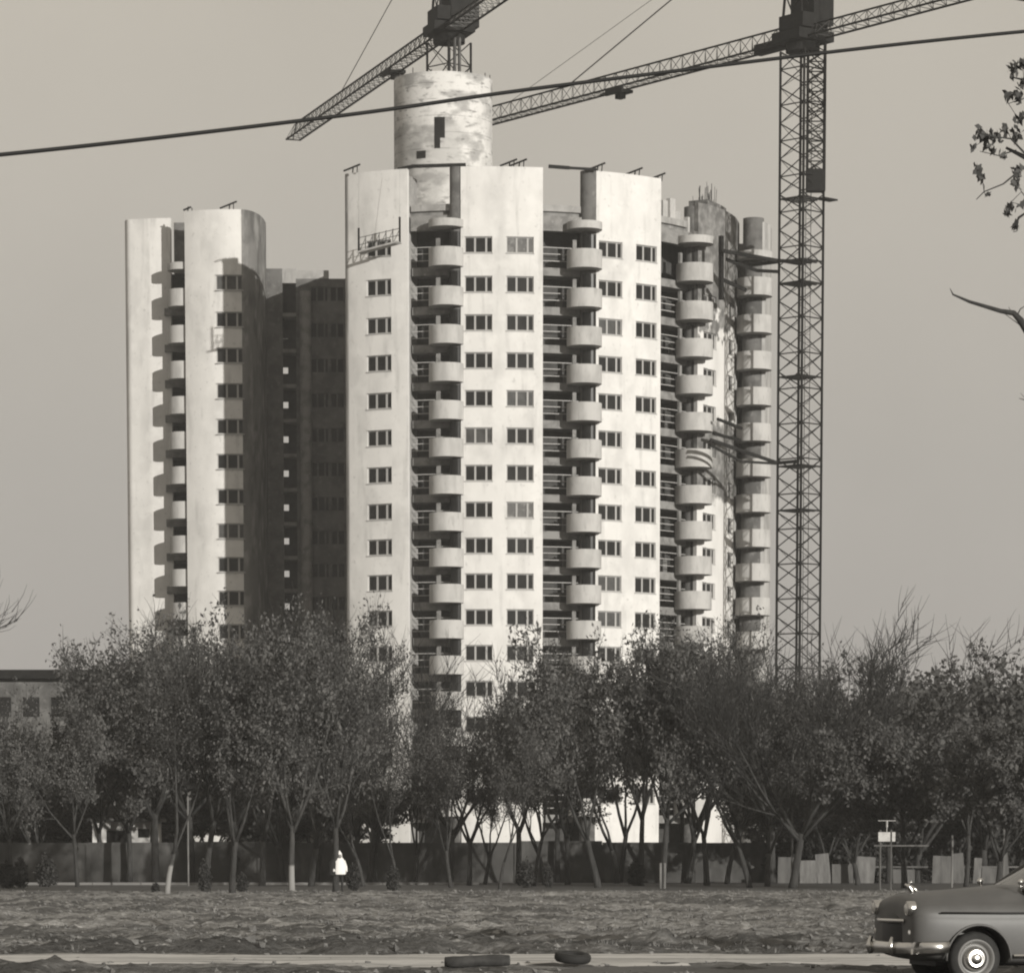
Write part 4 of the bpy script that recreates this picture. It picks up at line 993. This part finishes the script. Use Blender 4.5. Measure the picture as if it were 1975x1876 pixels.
mb = MB()
for c in c_:
    u = Vector((random.gauss(0, .6), random.gauss(0, .6), random.gauss(-.8, .6))).normalized(); v = u.cross(Vector((random.gauss(0, 1), random.gauss(0, 1), random.gauss(0, 1)))).normalized(); s = random.uniform(.045, .08)
    mb.add([c-u*s*1.1, c-u*s*.2+v*s*.6, c+u*s, c-u*s*.2-v*s*.6], [(0, 1, 2, 3)])
mb.build('crown', M['leaf_dark'], tr0); tw.build('twigs', M['bark'], tr0)
# ------------------------------------------------------------------ boundary wall, hoarding, low buildings
yw = 232.
bw_ = empty('boundary_wall', (-10, yw, 0), 'long grey concrete boundary wall behind the tree row', 'wall')
x0 = P(-160, 1660, yw).x; x1 = P(1492, 1660, yw).x; n_ = 10; stepw = (x1-x0)/n_
for k in range(n_):
    xa_, xb_ = x0+k*stepw+.01, x0+(k+1)*stepw-.01; ht = 2.42+random.uniform(-.05, .05)+(.12 if k in (7,) else 0)
    mb = MB(); mb.box((xa_, yw, -.2), (xb_, yw+.16, ht-.14)); mb.box((xa_, yw-.05, ht-.139), (xb_, yw+.21, ht)); mb.build('panel', M['wallg'], bw_)
    mb = MB(); mb.box((xa_-.14, yw-.09, -.2), (xa_+.12, yw-.052, ht-.15)); mb.build('post', M['wallg'], bw_)
hd = empty('hoarding', (P(1650, 1680, 226).x, 226, 0), 'makeshift hoarding of uneven pale boards at the right of the site', 'fence')
x = P(1500, 1680, 226).x
xe = P(2060, 1680, 226).x; k = 0
while x < xe:
    wd = random.uniform(.3, 1.6); ht = random.choice((random.uniform(.8, 1.4), random.uniform(1.4, 1.85), random.uniform(1.5, 1.7))); tl = random.gauss(0, .05)
    if random.random() < .76:
        mb = MB(); mb.box((0, 0, -.1), (wd-.05, .05, ht), Matrix.Translation((x, 226+random.uniform(-.1, .1), 0)) @ Matrix.Rotation(tl, 4, 'Y'))
        mb.build('board', random.choice((M['wood'], M['wood_pale'], M['wood'])), hd)
    x += wd
mb = MB(); mb.box((P(1500, 1680, 226).x, 226.25, .9), (xe, 226.32, 1.0)); mb.build('rail', M['wood'], hd)
# low flat-roofed building at left
yl = 262.; zl = P(100, 1292, yl).z
lb = empty('low_building', (P(0, 1300, yl).x, yl, 0), 'low building with a flat dark roof edge behind the trees at left', 'building')
xl0, xl1 = P(-260, 1300, yl).x, P(205, 1300, yl).x
mb = MB(); mb.box((xl0, yl, 0), (xl1, yl+14, zl-.62)); mb.build('wall', M['darkconc'], lb)
mb = MB(); mb.box((xl0-.5, yl-.8, zl-.6), (xl1+.3, yl+14.5, zl)); mb.build('roof', M['steel'], lb)
for r in range(4):
    for k in range(8):
        xw = xl0+1+k*(xl1-xl0-1)/8
        mb = MB(); mb.box((xw, yl-.04, 1.4+r*3.2), (xw+1.3, yl-.01, 2.9+r*3.2)); mb.build('window', M['darkconc'], lb)
        mb = MB(); mb.box((xw+.08, yl-.06, 1.48+r*3.2), (xw+1.22, yl-.042, 2.82+r*3.2)); mb.build('pane', M['glass'], lb)
# site hut behind the wall
yh = 240.; hu = empty('site_hut', (P(270, 1620, yh).x, yh, 0), 'small pale hut with a flat roof just above the boundary wall at left', 'hut')
xa_, xb_ = P(178, 1600, yh).x, P(300, 1600, yh).x
mb = MB(); mb.box((xa_, yh, 0), (xb_, yh+4, 3.75)); mb.build('wall', M['plaster'], hu)
mb = MB(); mb.box((xa_-.3, yh-.35, 3.751), (xb_+.3, yh+4.3, 3.95)); mb.build('roof', M['wood'], hu)
mb = MB(); mb.box((xa_+.9, yh-.03, 2.2), (xa_+2.2, yh-.002, 3.2)); mb.build('window', M['glass'], hu)
mb = MB(); mb.box((xb_-1.1, yh-.03, 2.75), (xb_-.4, yh-.002, 3.3)); mb.build('window', M['glass'], hu)
# notice board
yn = 181.; nb = empty('notice_board', (P(1710, 1620, yn).x, yn, 0), 'pale notice board raised on posts among the dense trees', 'sign')
a, b2 = P(1694, 1622, yn), P(1727, 1604, yn)
M['board'] = mat('faded_white_board', .5, .7, v2=.36, scale=5)
mb = MB(); mb.box((a.x, yn, a.z), (b2.x-.24, yn+.04, b2.z)); mb.build('panel', M['board'], nb); mb = MB(); mb.box((b2.x-.16, yn, a.z), (b2.x, yn+.04, b2.z)); mb.build('panel', M['board'], nb)
mb = MB()
for x in (a.x+.1, b2.x-.2): mb.bar((x, yn+.1, -.2), (x, yn+.1, b2.z+.1), .05)
mb.bar((a.x-.2, yn+.1, a.z-.2), (b2.x+1.6, yn+.1, a.z-.2), .05); mb.build('post', M['wood'], nb)
q = P(1711, 1582, yn); mb = MB(); mb.bar(q+Vector((-.42, .1, 0)), q+Vector((.42, .1, 0)), .02); mb.bar(q+Vector((0, .1, 0)), q+Vector((0, .1, -.3)), .045); mb.bar(q+Vector((0, .1, -.3)), Vector((q.x, yn+.1, b2.z)), .02); mb.build('lamp_bracket', M['board'], nb)
# poles
for (px, y0_, y1_, D, r_, lab, m_) in [(1937, 1705, 1548, 190, .04, 'thin pale pole at the right above the windscreen', 'wood_pale'), (1837, 1700, 1610, 195, .05, 'short pale post behind the car bonnet', 'wood_pale'), (362, 1663, 1535, 205, .045, 'thin pale pole among the left trees', 'wood_pale'),
        (1529, 1700, 1440, 215, .06, 'slender grey pole near the crane foot', 'wood_pale')]:
    q = P(px, y1_, D); mb = MB(); mb.bar((q.x, D, -.1), (q.x, D, q.z), r_, 8)
    tag(mb.build('pole', M[m_]), lab, 'pole')
for px, lab in ((1273, 'pale painted post, left of a close pair at a tree foot'), (1281, 'pale painted post, right of a close pair at a tree foot')):
    g_ = G(px, 1712); mb = MB(); mb.bar((g_.x, g_.y-.5, -.1), (g_.x, g_.y-.5, 1.25), .06, 8); tag(mb.build('post', M['wood_pale']), lab, 'post', 'pale posts')
# ------------------------------------------------------------------ log and tyre by the road
M['log'] = mat('dark_log_bark', .022, v2=.05, scale=6, bump=.02); M['cut'] = mat('cut_wood', .16, v2=.08, scale=9)
g_ = G(920, 1866); lg = empty('log', (g_.x, g_.y, 0), 'dark log lying across the pale dirt road', 'log')
zc_ = .11; mb = MB(); pts = [Vector((g_.x+x, g_.y+.05*math.sin(x*2)+.08*x, .10+.01*math.sin(x*5))) for x in np.linspace(-.46, .46, 9)]
mb.path(pts, [.07, .085, .083, .088, .085, .088, .09, .088, .08], 12); mb.build('bark', M['log'], lg)
mb = MB(); d_ = (pts[-1]-pts[-2]).normalized(); mb.bar(pts[-1], pts[-1]+d_*.012, .066, 14); mb.build('cut_end', M['cut'], lg)
g_ = G(1104, 1863); ty = empty('tyre', (g_.x, g_.y, 0), 'old dark tyre lying flat beside the log', 'tyre')
mb = MB(); prof = [(.16, .02), (.17, .0), (.24, 0), (.265, .03), (.27, .07), (.26, .11), (.23, .13), (.17, .13), (.155, .11), (.16, .02)]
mb.lathe(prof, 28, 'Z'); M['rubber'] = mat('old_rubber', .02, .8)
o = mb.build('casing', M['rubber'], ty, local=True); o.rotation_euler = (math.radians(7), math.radians(4), 0); o.location = (0, 0, .07)
# ------------------------------------------------------------------ PERSON
M['coat'] = mat('white_cloth', .72, .9); M['darkcloth'] = mat('dark_cloth', .02, .9); M['skin'] = mat('skin', .25, .6)
def skinned(name, joints, edges, m, parent, sub=1):
    me = bpy.data.meshes.new(name); me.from_pydata([j[0] for j in joints], edges, []); o = bpy.data.objects.new(name, me); COL.objects.link(o)
    sk = o.modifiers.new('s', 'SKIN'); 
    for i, j in enumerate(joints):
        v = me.skin_vertices[0].data[i]; v.radius = (j[1], j[1]) if not isinstance(j[1], tuple) else j[1]; v.use_root = (i == 0)
    o.modifiers.new('u', 'SUBSURF').levels = sub; o.modifiers['u'].render_levels = sub
    dg = bpy.context.evaluated_depsgraph_get(); m2 = bpy.data.meshes.new_from_object(o.evaluated_get(dg)); bpy.data.objects.remove(o)
    m2.name = name; m2.materials.clear(); m2.materials.append(m)
    for p_ in m2.polygons: p_.use_smooth = True
    return link(name, m2, parent)
g_ = G(655, 1721)
pe = empty('person', g_, 'person in a white hooded cloak and dark trousers standing among the trees', 'person', rz=.3)
J = [((0, 0, .92), .13), ((0, 0, 1.15), .13), ((0, 0, 1.36), .14), ((0, 0, 1.47), .055), ((0, -.02, 1.56), .085), ((0, -.02, 1.66), .07),
     ((-.1, 0, .88), .085), ((-.11, -.02, .48), .06), ((-.11, .02, .09), .04), ((-.11, -.13, .04), .04), ((.1, 0, .88), .085), ((.12, .02, .48), .06), ((.13, .05, .09), .04), ((.13, -.1, .04), .04),
     ((-.19, 0, 1.38), .055), ((-.25, -.02, 1.1), .042), ((-.24, -.12, .86), .032), ((-.24, -.16, .77), .035), ((.19, 0, 1.38), .055), ((.25, -.02, 1.1), .042), ((.24, -.1, .86), .032), ((.24, -.14, .77), .035)]
E = [(0, 1), (1, 2), (2, 3), (3, 4), (4, 5), (0, 6), (6, 7), (7, 8), (8, 9), (0, 10), (10, 11), (11, 12), (12, 13), (2, 14), (14, 15), (15, 16), (16, 17), (2, 18), (18, 19), (19, 20), (20, 21)]
bo = skinned('body', J, E, M['darkcloth'], pe, 2)
mb = MB()
prof = [(.30, .80), (.31, .84), (.30, 1.0), (.27, 1.2), (.25, 1.36), (.19, 1.47), (.125, 1.54), (.118, 1.64), (.10, 1.72), (.05, 1.79), (.01, 1.84)]
vs = []
for (r, h) in prof:
    for k in range(20):
        t_ = 2*PI*k/20; vs.append((r*math.cos(t_)*(1+.05*math.sin(5*t_)), r*.72*math.sin(t_), h))
mb.add(vs, [(i*20+k, i*20+(k+1) % 20, (i+1)*20+(k+1) % 20, (i+1)*20+k) for i in range(len(prof)-1) for k in range(20)], True)
for s_5 in (-1, 1): mb.path([Vector((s_5*.19, 0, 1.40)), Vector((s_5*.28, -.03, 1.12)), Vector((s_5*.27, -.14, .92))], [.07, .065, .055], 8)
mb.build('hooded_cloak', M['coat'], pe, local=True)
mb = MB(); mb.add([(v[0]*1.02-.20, v[1]*1.0+.06, v[2]*.955) for v in vs], [(i*20+k, i*20+(k+1) % 20, (i+1)*20+(k+1) % 20, (i+1)*20+k) for i in range(len(prof)-1) for k in range(20)], True)
mb.build('shawl', M['darkcloth'], pe, local=True)
mb = MB(); mb.lathe([(0, .075), (.05, .06), (.075, .02), (.075, -.04), (.05, -.09), (0, -.11)], 14, 'Z', (0, -.10, 1.60)); 
for s in (-1, 1): mb.lathe([(0, .008), (.01, 0), (0, -.008)], 6, 'Z', (s*.03, -.172, 1.61))
mb.bar((0, -.165, 1.61), (0, -.195, 1.575), .012, 5); mb.bar((-.025, -.165, 1.545), (.025, -.165, 1.545), .007, 4); mb.build('face', M['skin'], pe, local=True)
# ------------------------------------------------------------------ CAR
M['paint'] = mat('dull_grey_car_paint', .07, .48, v2=.092, scale=1.5, spec=.4)
M['chrome'] = mat('chrome', .6, .26, metal=1.0); M['trimdark'] = mat('dark_trim', .015, .5); M['tyre'] = mat('tyre_rubber', .02, .85, v2=.035, scale=8)
M['cglass'] = mat('car_glass', .03, .08, spec=.6); M['rimp'] = mat('rim_paint', .16, .35); M['lens'] = mat('headlight_glass', .6, .12, spec=.7)
DC = 47.1; ang = math.radians(13)
pw_ = P(1877, 1849, DC)    # near front wheel centre
fdir = Vector((-math.cos(ang), -math.sin(ang), 0)); ldir = Vector((-math.sin(ang), math.cos(ang), 0))
orig = Vector((pw_.x, pw_.y, 0))+ldir*.70     # front axle centre on the ground
car = empty('car', orig, 'grey rounded saloon car of the fifties entering at the lower right', 'car', rz=math.atan2(-fdir.y, -fdir.x))
# local frame: +x = rearwards, -x front, y = far side (+) / near side (-)
st = [ # x, half width, top centre z, fender z, bottom z
    (-.83, .60, .99, .90, .50), (-.82, .74, 1.05, .97, .44), (-.76, .84, 1.12, 1.02, .38), (-.58, .88, 1.15, 1.035, .33), (-.33, .89, 1.17, 1.035, .30), (0, .90, 1.19, 1.03, .28), (.4, .905, 1.225, 1.03, .27), (.66, .91, 1.26, 1.03, .27), (.86, .91, 1.21, 1.04, .27),
    (1.4, .915, 1.08, 1.05, .27), (2.0, .915, 1.08, 1.05, .27), (2.7, .91, 1.09, 1.04, .28), (3.05, .90, 1.10, 1.02, .30), (3.4, .88, 1.07, .98, .33), (3.75, .84, .99, .92, .38), (3.92, .74, .86, .80, .45), (3.97, .6, .78, .7, .5)]
def sect(s):
    x, w_, zt, zf, zb = s
    zs_ = zb+(zf-zb)*.80       # side crease height
    half = [(0, zt), (w_*.30, zt-.008), (w_*.55, zt-.035), (w_*.72, (zt*.45+zf*.55)), (w_*.84, zf-.012), (w_*.93, zf-.035), (w_*.985, zs_), (w_*.978, zs_-.03), (w_, zs_-.08), (w_*1.0, zb+(zf-zb)*.45), (w_*.97, zb+.09), (w_*.92, zb), (w_*.5, zb-.02), (0, zb-.02)]
    pts = [(x, -y, z) for y, z in half]+[(x, y, z) for y, z in half[1:-1]][::-1]
    return pts
mb = MB(); secs = [sect(s) for s in st]; n_ = len(secs[0]); vs = [v for s in secs for v in s]
fs = [(i*n_+k, i*n_+(k+1) % n_, (i+1)*n_+(k+1) % n_, (i+1)*n_+k) for i in range(len(st)-1) for k in range(n_)]
fs += [tuple(range(n_-1, -1, -1)), tuple((len(st)-1)*n_+k for k in range(n_))]
mb.add(vs, fs, True)
me = mb.mesh('body'); o = bpy.data.objects.new('body_tmp', me); COL.objects.link(o)
sb = o.modifiers.new('s', 'SUBSURF'); sb.levels = 2; sb.render_levels = 2
cutters = []
for cx_ in (0, 2.7):
    for s in (-1, 1):
        cm = MB(); cm.lathe([(0, -.3), (.415, -.3), (.415, .3), (0, .3)], 40, 'Y', (cx_, s*.83, .335)); 
        c_o = bpy.data.objects.new('cut', cm.mesh('cut')); COL.objects.link(c_o); cutters.append(c_o)
        import bmesh as _bm
        b_m = _bm.new(); b_m.from_mesh(c_o.data); _bm.ops.remove_doubles(b_m, verts=b_m.verts, dist=1e-4); _bm.ops.recalc_face_normals(b_m, faces=b_m.faces); b_m.to_mesh(c_o.data); b_m.free()
        bo_ = o.modifiers.new('b', 'BOOLEAN'); bo_.object = c_o; bo_.operation = 'DIFFERENCE'; bo_.solver = 'EXACT'
b_m = _bm.new(); b_m.from_mesh(me); _bm.ops.remove_doubles(b_m, verts=b_m.verts, dist=1e-5); _bm.ops.recalc_face_normals(b_m, faces=b_m.faces); b_m.to_mesh(me); b_m.free()
dg = bpy.context.evaluated_depsgraph_get(); m2 = bpy.data.meshes.new_from_object(o.evaluated_get(dg)); bpy.data.objects.remove(o)
for c_o in cutters: bpy.data.objects.remove(c_o)
m2.name = 'body'; m2.materials.clear(); m2.materials.append(M['paint'])
for p_ in m2.polygons: p_.use_smooth = True; p_.material_index = 0
try: m2.set_sharp_from_angle(angle=math.radians(50))
except Exception: pass
body = link('body', m2, car)
def cpart(mb, nm, m, par=None): 
    me = mb.mesh(nm); me.materials.append(m); return link(nm, me, par or car)
# cabin: pillars, roof, glass
cab = [(.86, .74, 1.17), (1.52, .60, 1.57), (2.0, .60, 1.62), (2.5, .60, 1.58), (3.05, .70, 1.12)]
mb = MB()
for s in (-1, 1):
    mb.bar((.84, s*.76, 1.10), (1.50, s*.60, 1.56), .035, 6); mb.bar((1.95, s*.80, 1.08), (1.95, s*.61, 1.58), .03, 6); mb.bar((3.0, s*.74, 1.08), (2.5, s*.60, 1.56), .05, 6); mb.bar((1.50, s*.60, 1.56), (2.5, s*.60, 1.56), .035, 6)
mb.bar((.84, -.76, 1.14), (.84, .76, 1.14), .03, 6); cpart(mb, 'pillars', M['paint'])
mb = MB(); rs = []
for i in range(9):
    x = 1.44+1.12*i/8; zt = 1.60+.045*math.sin(PI*i/8)
    rs.append([(x, y*.63, zt-.07*abs(y)**3) for y in np.linspace(-1, 1, 9)])
mb.add([v for r in rs for v in r], [(i*9+k, i*9+k+1, (i+1)*9+k+1, (i+1)*9+k) for i in range(8) for k in range(8)], True); cpart(mb, 'roof', M['paint'])
mb = MB(); mb.add([(.86, -.74, 1.15), (.80, 0, 1.17), (.86, .74, 1.15), (1.49, .59, 1.55), (1.44, 0, 1.58), (1.49, -.59, 1.55)], [(0, 1, 4, 5), (1, 2, 3, 4)], True); cpart(mb, 'windscreen', M['cglass'])
mb = MB()
for s in (-1, 1): mb.add([(.95, s*.765, 1.1), (2.95, s*.765, 1.1), (2.48, s*.60, 1.54), (1.55, s*.60, 1.54)], [(0, 1, 2, 3)])
mb.add([(3.02, -.7, 1.12), (3.02, .7, 1.12), (2.52, .58, 1.55), (2.52, -.58, 1.55)], [(0, 1, 2, 3)]); cpart(mb, 'side_window', M['cglass'])
for o_ in car.children:
    if o_.name.split('.')[0] in ('pillars', 'roof', 'windscreen', 'side_window'): o_.location.x = -.14; o_.location.z = .05
# wheels
for cx_ in (0, 2.7):
    for s in (-1, 1):
        we = bpy.data.objects.new('wheel', None); COL.objects.link(we); we.parent = car; we.location = (cx_, s*.70, .335); we.rotation_euler = (0, 0, 0 if s < 0 else PI)
        mb = MB(); mb.lathe([(.20, .09), (.30, .10), (.328, .06), (.335, 0), (.328, -.06), (.30, -.095), (.262, -.10), (.25, -.105), (.235, -.095), (.22, -.07)], 48); cpart(mb, 'tyre', M['tyre'], we)
        mb = MB(); mb.lathe([(.245, -.085), (.24, -.112), (.225, -.115), (.205, -.085), (.19, -.06)], 48); cpart(mb, 'trim_ring', M['rimp'], we)
        mb = MB(); mb.lathe([(.205, -.07), (.17, -.04), (.15, -.06)], 40); cpart(mb, 'rim', M['rimp'], we)
        mb = MB(); mb.lathe([(.152, -.055), (.145, -.095), (.12, -.12), (.085, -.13), (.078, -.122), (.06, -.14), (.03, -.15), (0, -.152)], 40); cpart(mb, 'hubcap', M['chrome'], we)
# wheel wells and underside
mb = MB(); mb.box((-.42, -.5, .24), (3.6, .5, .33)); cpart(mb, 'underbody', M['trimdark'])
mb = MB()
for cx_ in (0, 2.7):
    for s in (-1, 1): mb.box((cx_-.40, s*.50-.02, .3), (cx_+.40, s*.50+.02, .8))
cpart(mb, 'wheel_well', M['trimdark'])
# arch lips
for cx_ in (0, 2.7):
    for s in (-1, 1):
        mb = MB(); pts = [Vector((cx_+.42*math.cos(a_), s*.905, .335+.42*math.sin(a_))) for a_ in np.linspace(-.05, PI+.05, 22)]; mb.path(pts, [.016]*22, 6); cpart(mb, 'wheel_arch_lip', M['paint'])
# bumpers with overriders
def bumper(x0, sgn):
    mb = MB(); pts = []
    for y in np.linspace(-.86, .86, 17): pts.append(Vector((x0+sgn*.13*(1-abs(y/.86)**2.2)*1.0, y, .47)))
    ext = [Vector((x0-sgn*.10, -.93, .475)), Vector((x0-sgn*.28, -.955, .48)), Vector((x0-sgn*.42, -.96, .485))]
    full = ext[::-1]+pts+[Vector((p.x, -p.y, p.z)) for p in ext]
    prof = [(0, -.075), (.022, -.06), (.035, 0), (.022, .06), (0, .075), (-.01, 0)]
    vs = []
    for i, p in enumerate(full):
        d = (full[min(i+1, len(full)-1)]-full[max(i-1, 0)]).normalized(); nn = Vector((d.y, -d.x, 0))*(1 if True else -1)
        if nn.dot(Vector((p.x-x0+sgn*-1.5, p.y*.8, 0))) < 0: nn = -nn
        if sgn > 0 and nn.x < 0 and abs(p.y) < .86: nn = -nn
        if sgn < 0 and nn.x > 0 and abs(p.y) < .86: nn = -nn
        for (a_, b_) in prof: vs.append(p+nn*a_+Vector((0, 0, b_)))
    m_ = len(prof); mb.add(vs, [(i*m_+k, i*m_+(k+1) % m_, (i+1)*m_+(k+1) % m_, (i+1)*m_+k) for i in range(len(full)-1) for k in range(m_)]+[tuple(range(m_-1, -1, -1)), tuple((len(full)-1)*m_+k for k in range(m_))], True)
    bo = cpart(mb, 'bumper', M['chrome'])
    for y in (-.42, .42):
        mb = MB(); xx = x0+sgn*.13; mb.path([Vector((xx, y, .38)), Vector((xx+sgn*.03, y, .47)), Vector((xx, y, .60))], [.03, .045, .025], 8); cpart(mb, 'overrider', M['chrome'], bo)
bumper(-.83, -1); bumper(4.02, 1)
# grille recess, bars, lights
mb = MB(); gv = []; ny, nz = 13, 9
for j in range(nz):
    for i in range(ny):
        a_, c__ = -1+2*i/(ny-1), -1+2*j/(nz-1)
        y = .68*a_*math.sqrt(1-.45*c__*c__); z = .70+.22*c__*math.sqrt(1-.35*a_*a_)
        x = -.885+.13*abs(y/.6)**2.2+.07*max(0, c__)**2
        gv.append((x, y, z))
mb.add(gv+[(x+.12, y, z) for x, y, z in gv], [(j*ny+i, j*ny+i+1, (j+1)*ny+i+1, (j+1)*ny+i) for j in range(nz-1) for i in range(ny-1)]+[(j*ny, (j+1)*ny, ny*nz+(j+1)*ny, ny*nz+j*ny) for j in range(nz-1)]+[(j*ny+ny-1, (j+1)*ny+ny-1, ny*nz+(j+1)*ny+ny-1, ny*nz+j*ny+ny-1) for j in range(nz-1)]+[(i, i+1, ny*nz+i+1, ny*nz+i) for i in range(ny-1)]+[((nz-1)*ny+i, (nz-1)*ny+i+1, ny*nz+(nz-1)*ny+i+1, ny*nz+(nz-1)*ny+i) for i in range(ny-1)], True); cpart(mb, 'grille', M['trimdark'])
for z, hw in ((.80, .50),):
    mb = MB(); mb.path([Vector((-.92+.10*(abs(y)/.55)**2, y, z)) for y in np.linspace(-hw, hw, 9)], [.017 if z < .8 else .026]*9, 8); cpart(mb, 'grille_bar', M['chrome'])
for s in (-1, 1):
    mb = MB(); mb.lathe([(0, -.045), (.05, -.04), (.072, -.02), (.074, .0)], 28); h1 = cpart(mb, 'headlight', M['lens']); h1.location = (-.835, s*.64, .955); h1.rotation_euler = (0, 0, -PI/2)
    mb = MB(); mb.lathe([(.072, -.005), (.074, -.028), (.088, -.02), (.092, .03), (.09, .08)], 28); me = mb.mesh('headlight_rim'); me.materials.append(M['chrome']); link('headlight_rim', me, h1)
    mb = MB(); mb.lathe([(0, -.03), (.03, -.02), (.04, .01), (.04, .04)], 16); l1 = cpart(mb, 'side_light', M['lens']); l1.location = (-.815, s*.66, .66); l1.rotation_euler = (0, 0, -PI/2)
    mb = MB(); mb.path([Vector((-.5, s*.90, .905)), Vector((.3, s*.925, .90)), Vector((2.0, s*.93, .90)), Vector((3.6, s*.89, .88))], [.012]*4, 6); cpart(mb, 'side_moulding', M['trimdark'])
    mb = MB(); mb.bar((.45, s*.915, .37), (2.25, s*.915, .37), .022, 6); cpart(mb, 'sill_trim', M['chrome'])
    mb = MB(); mb.path([Vector((.62, s*.70, 1.16)), Vector((.60, s*.73, 1.25))], [.01, .008], 5); mb.lathe([(0, -.02), (.035, -.015), (.045, 0), (.03, .02), (0, .025)], 14, 'Y', (.60, s*.735, 1.28)); cpart(mb, 'mirror', M['chrome'])
    mb = MB(); mb.path([Vector((.98, s*.914, .98)), Vector((.985, s*.922, .6)), Vector((.96, s*.915, .40))], [.006]*3, 4); cpart(mb, 'door_gap', M['trimdark'])
mb = MB(); mb.path([Vector((-.52, 0, 1.11)), Vector((-.57, 0, 1.16)), Vector((-.60, 0, 1.21)), Vector((-.66, 0, 1.25))], [.03, .026, .035, .012], 8); mb.path([Vector((-.48, 0, 1.11)), Vector((-.52, 0, 1.18)), Vector((-.58, 0, 1.22))], [.016, .02, .02], 6)
mb.path([Vector((-.62, 0, 1.24)), Vector((-.58, 0, 1.28)), Vector((-.55, 0, 1.27))], [.01, .008, .004], 5); cpart(mb, 'bonnet_ornament', M['chrome'])
mb = MB()
for y in (-.35, .2): mb.bar((.86, y, 1.19), (1.1, y+.3, 1.36), .008, 4)
cpart(mb, 'wiper', M['trimdark'])

# ------------------------------------------------------------------ haze
m = bpy.data.materials.new('thin_haze'); m.use_nodes = True; n = m.node_tree.nodes; n.clear()
o_ = n.new('ShaderNodeOutputMaterial'); v_ = n.new('ShaderNodeVolumePrincipled'); v_.inputs['Density'].default_value = .0002; v_.inputs['Color'].default_value = (.92, .90, .87, 1)
m.node_tree.links.new(v_.outputs[0], o_.inputs['Volume'])
mb = MB(); mb.box((-420, -420, -1.3), (420, 760, 95)); tag(mb.build('haze', m), kind='stuff')
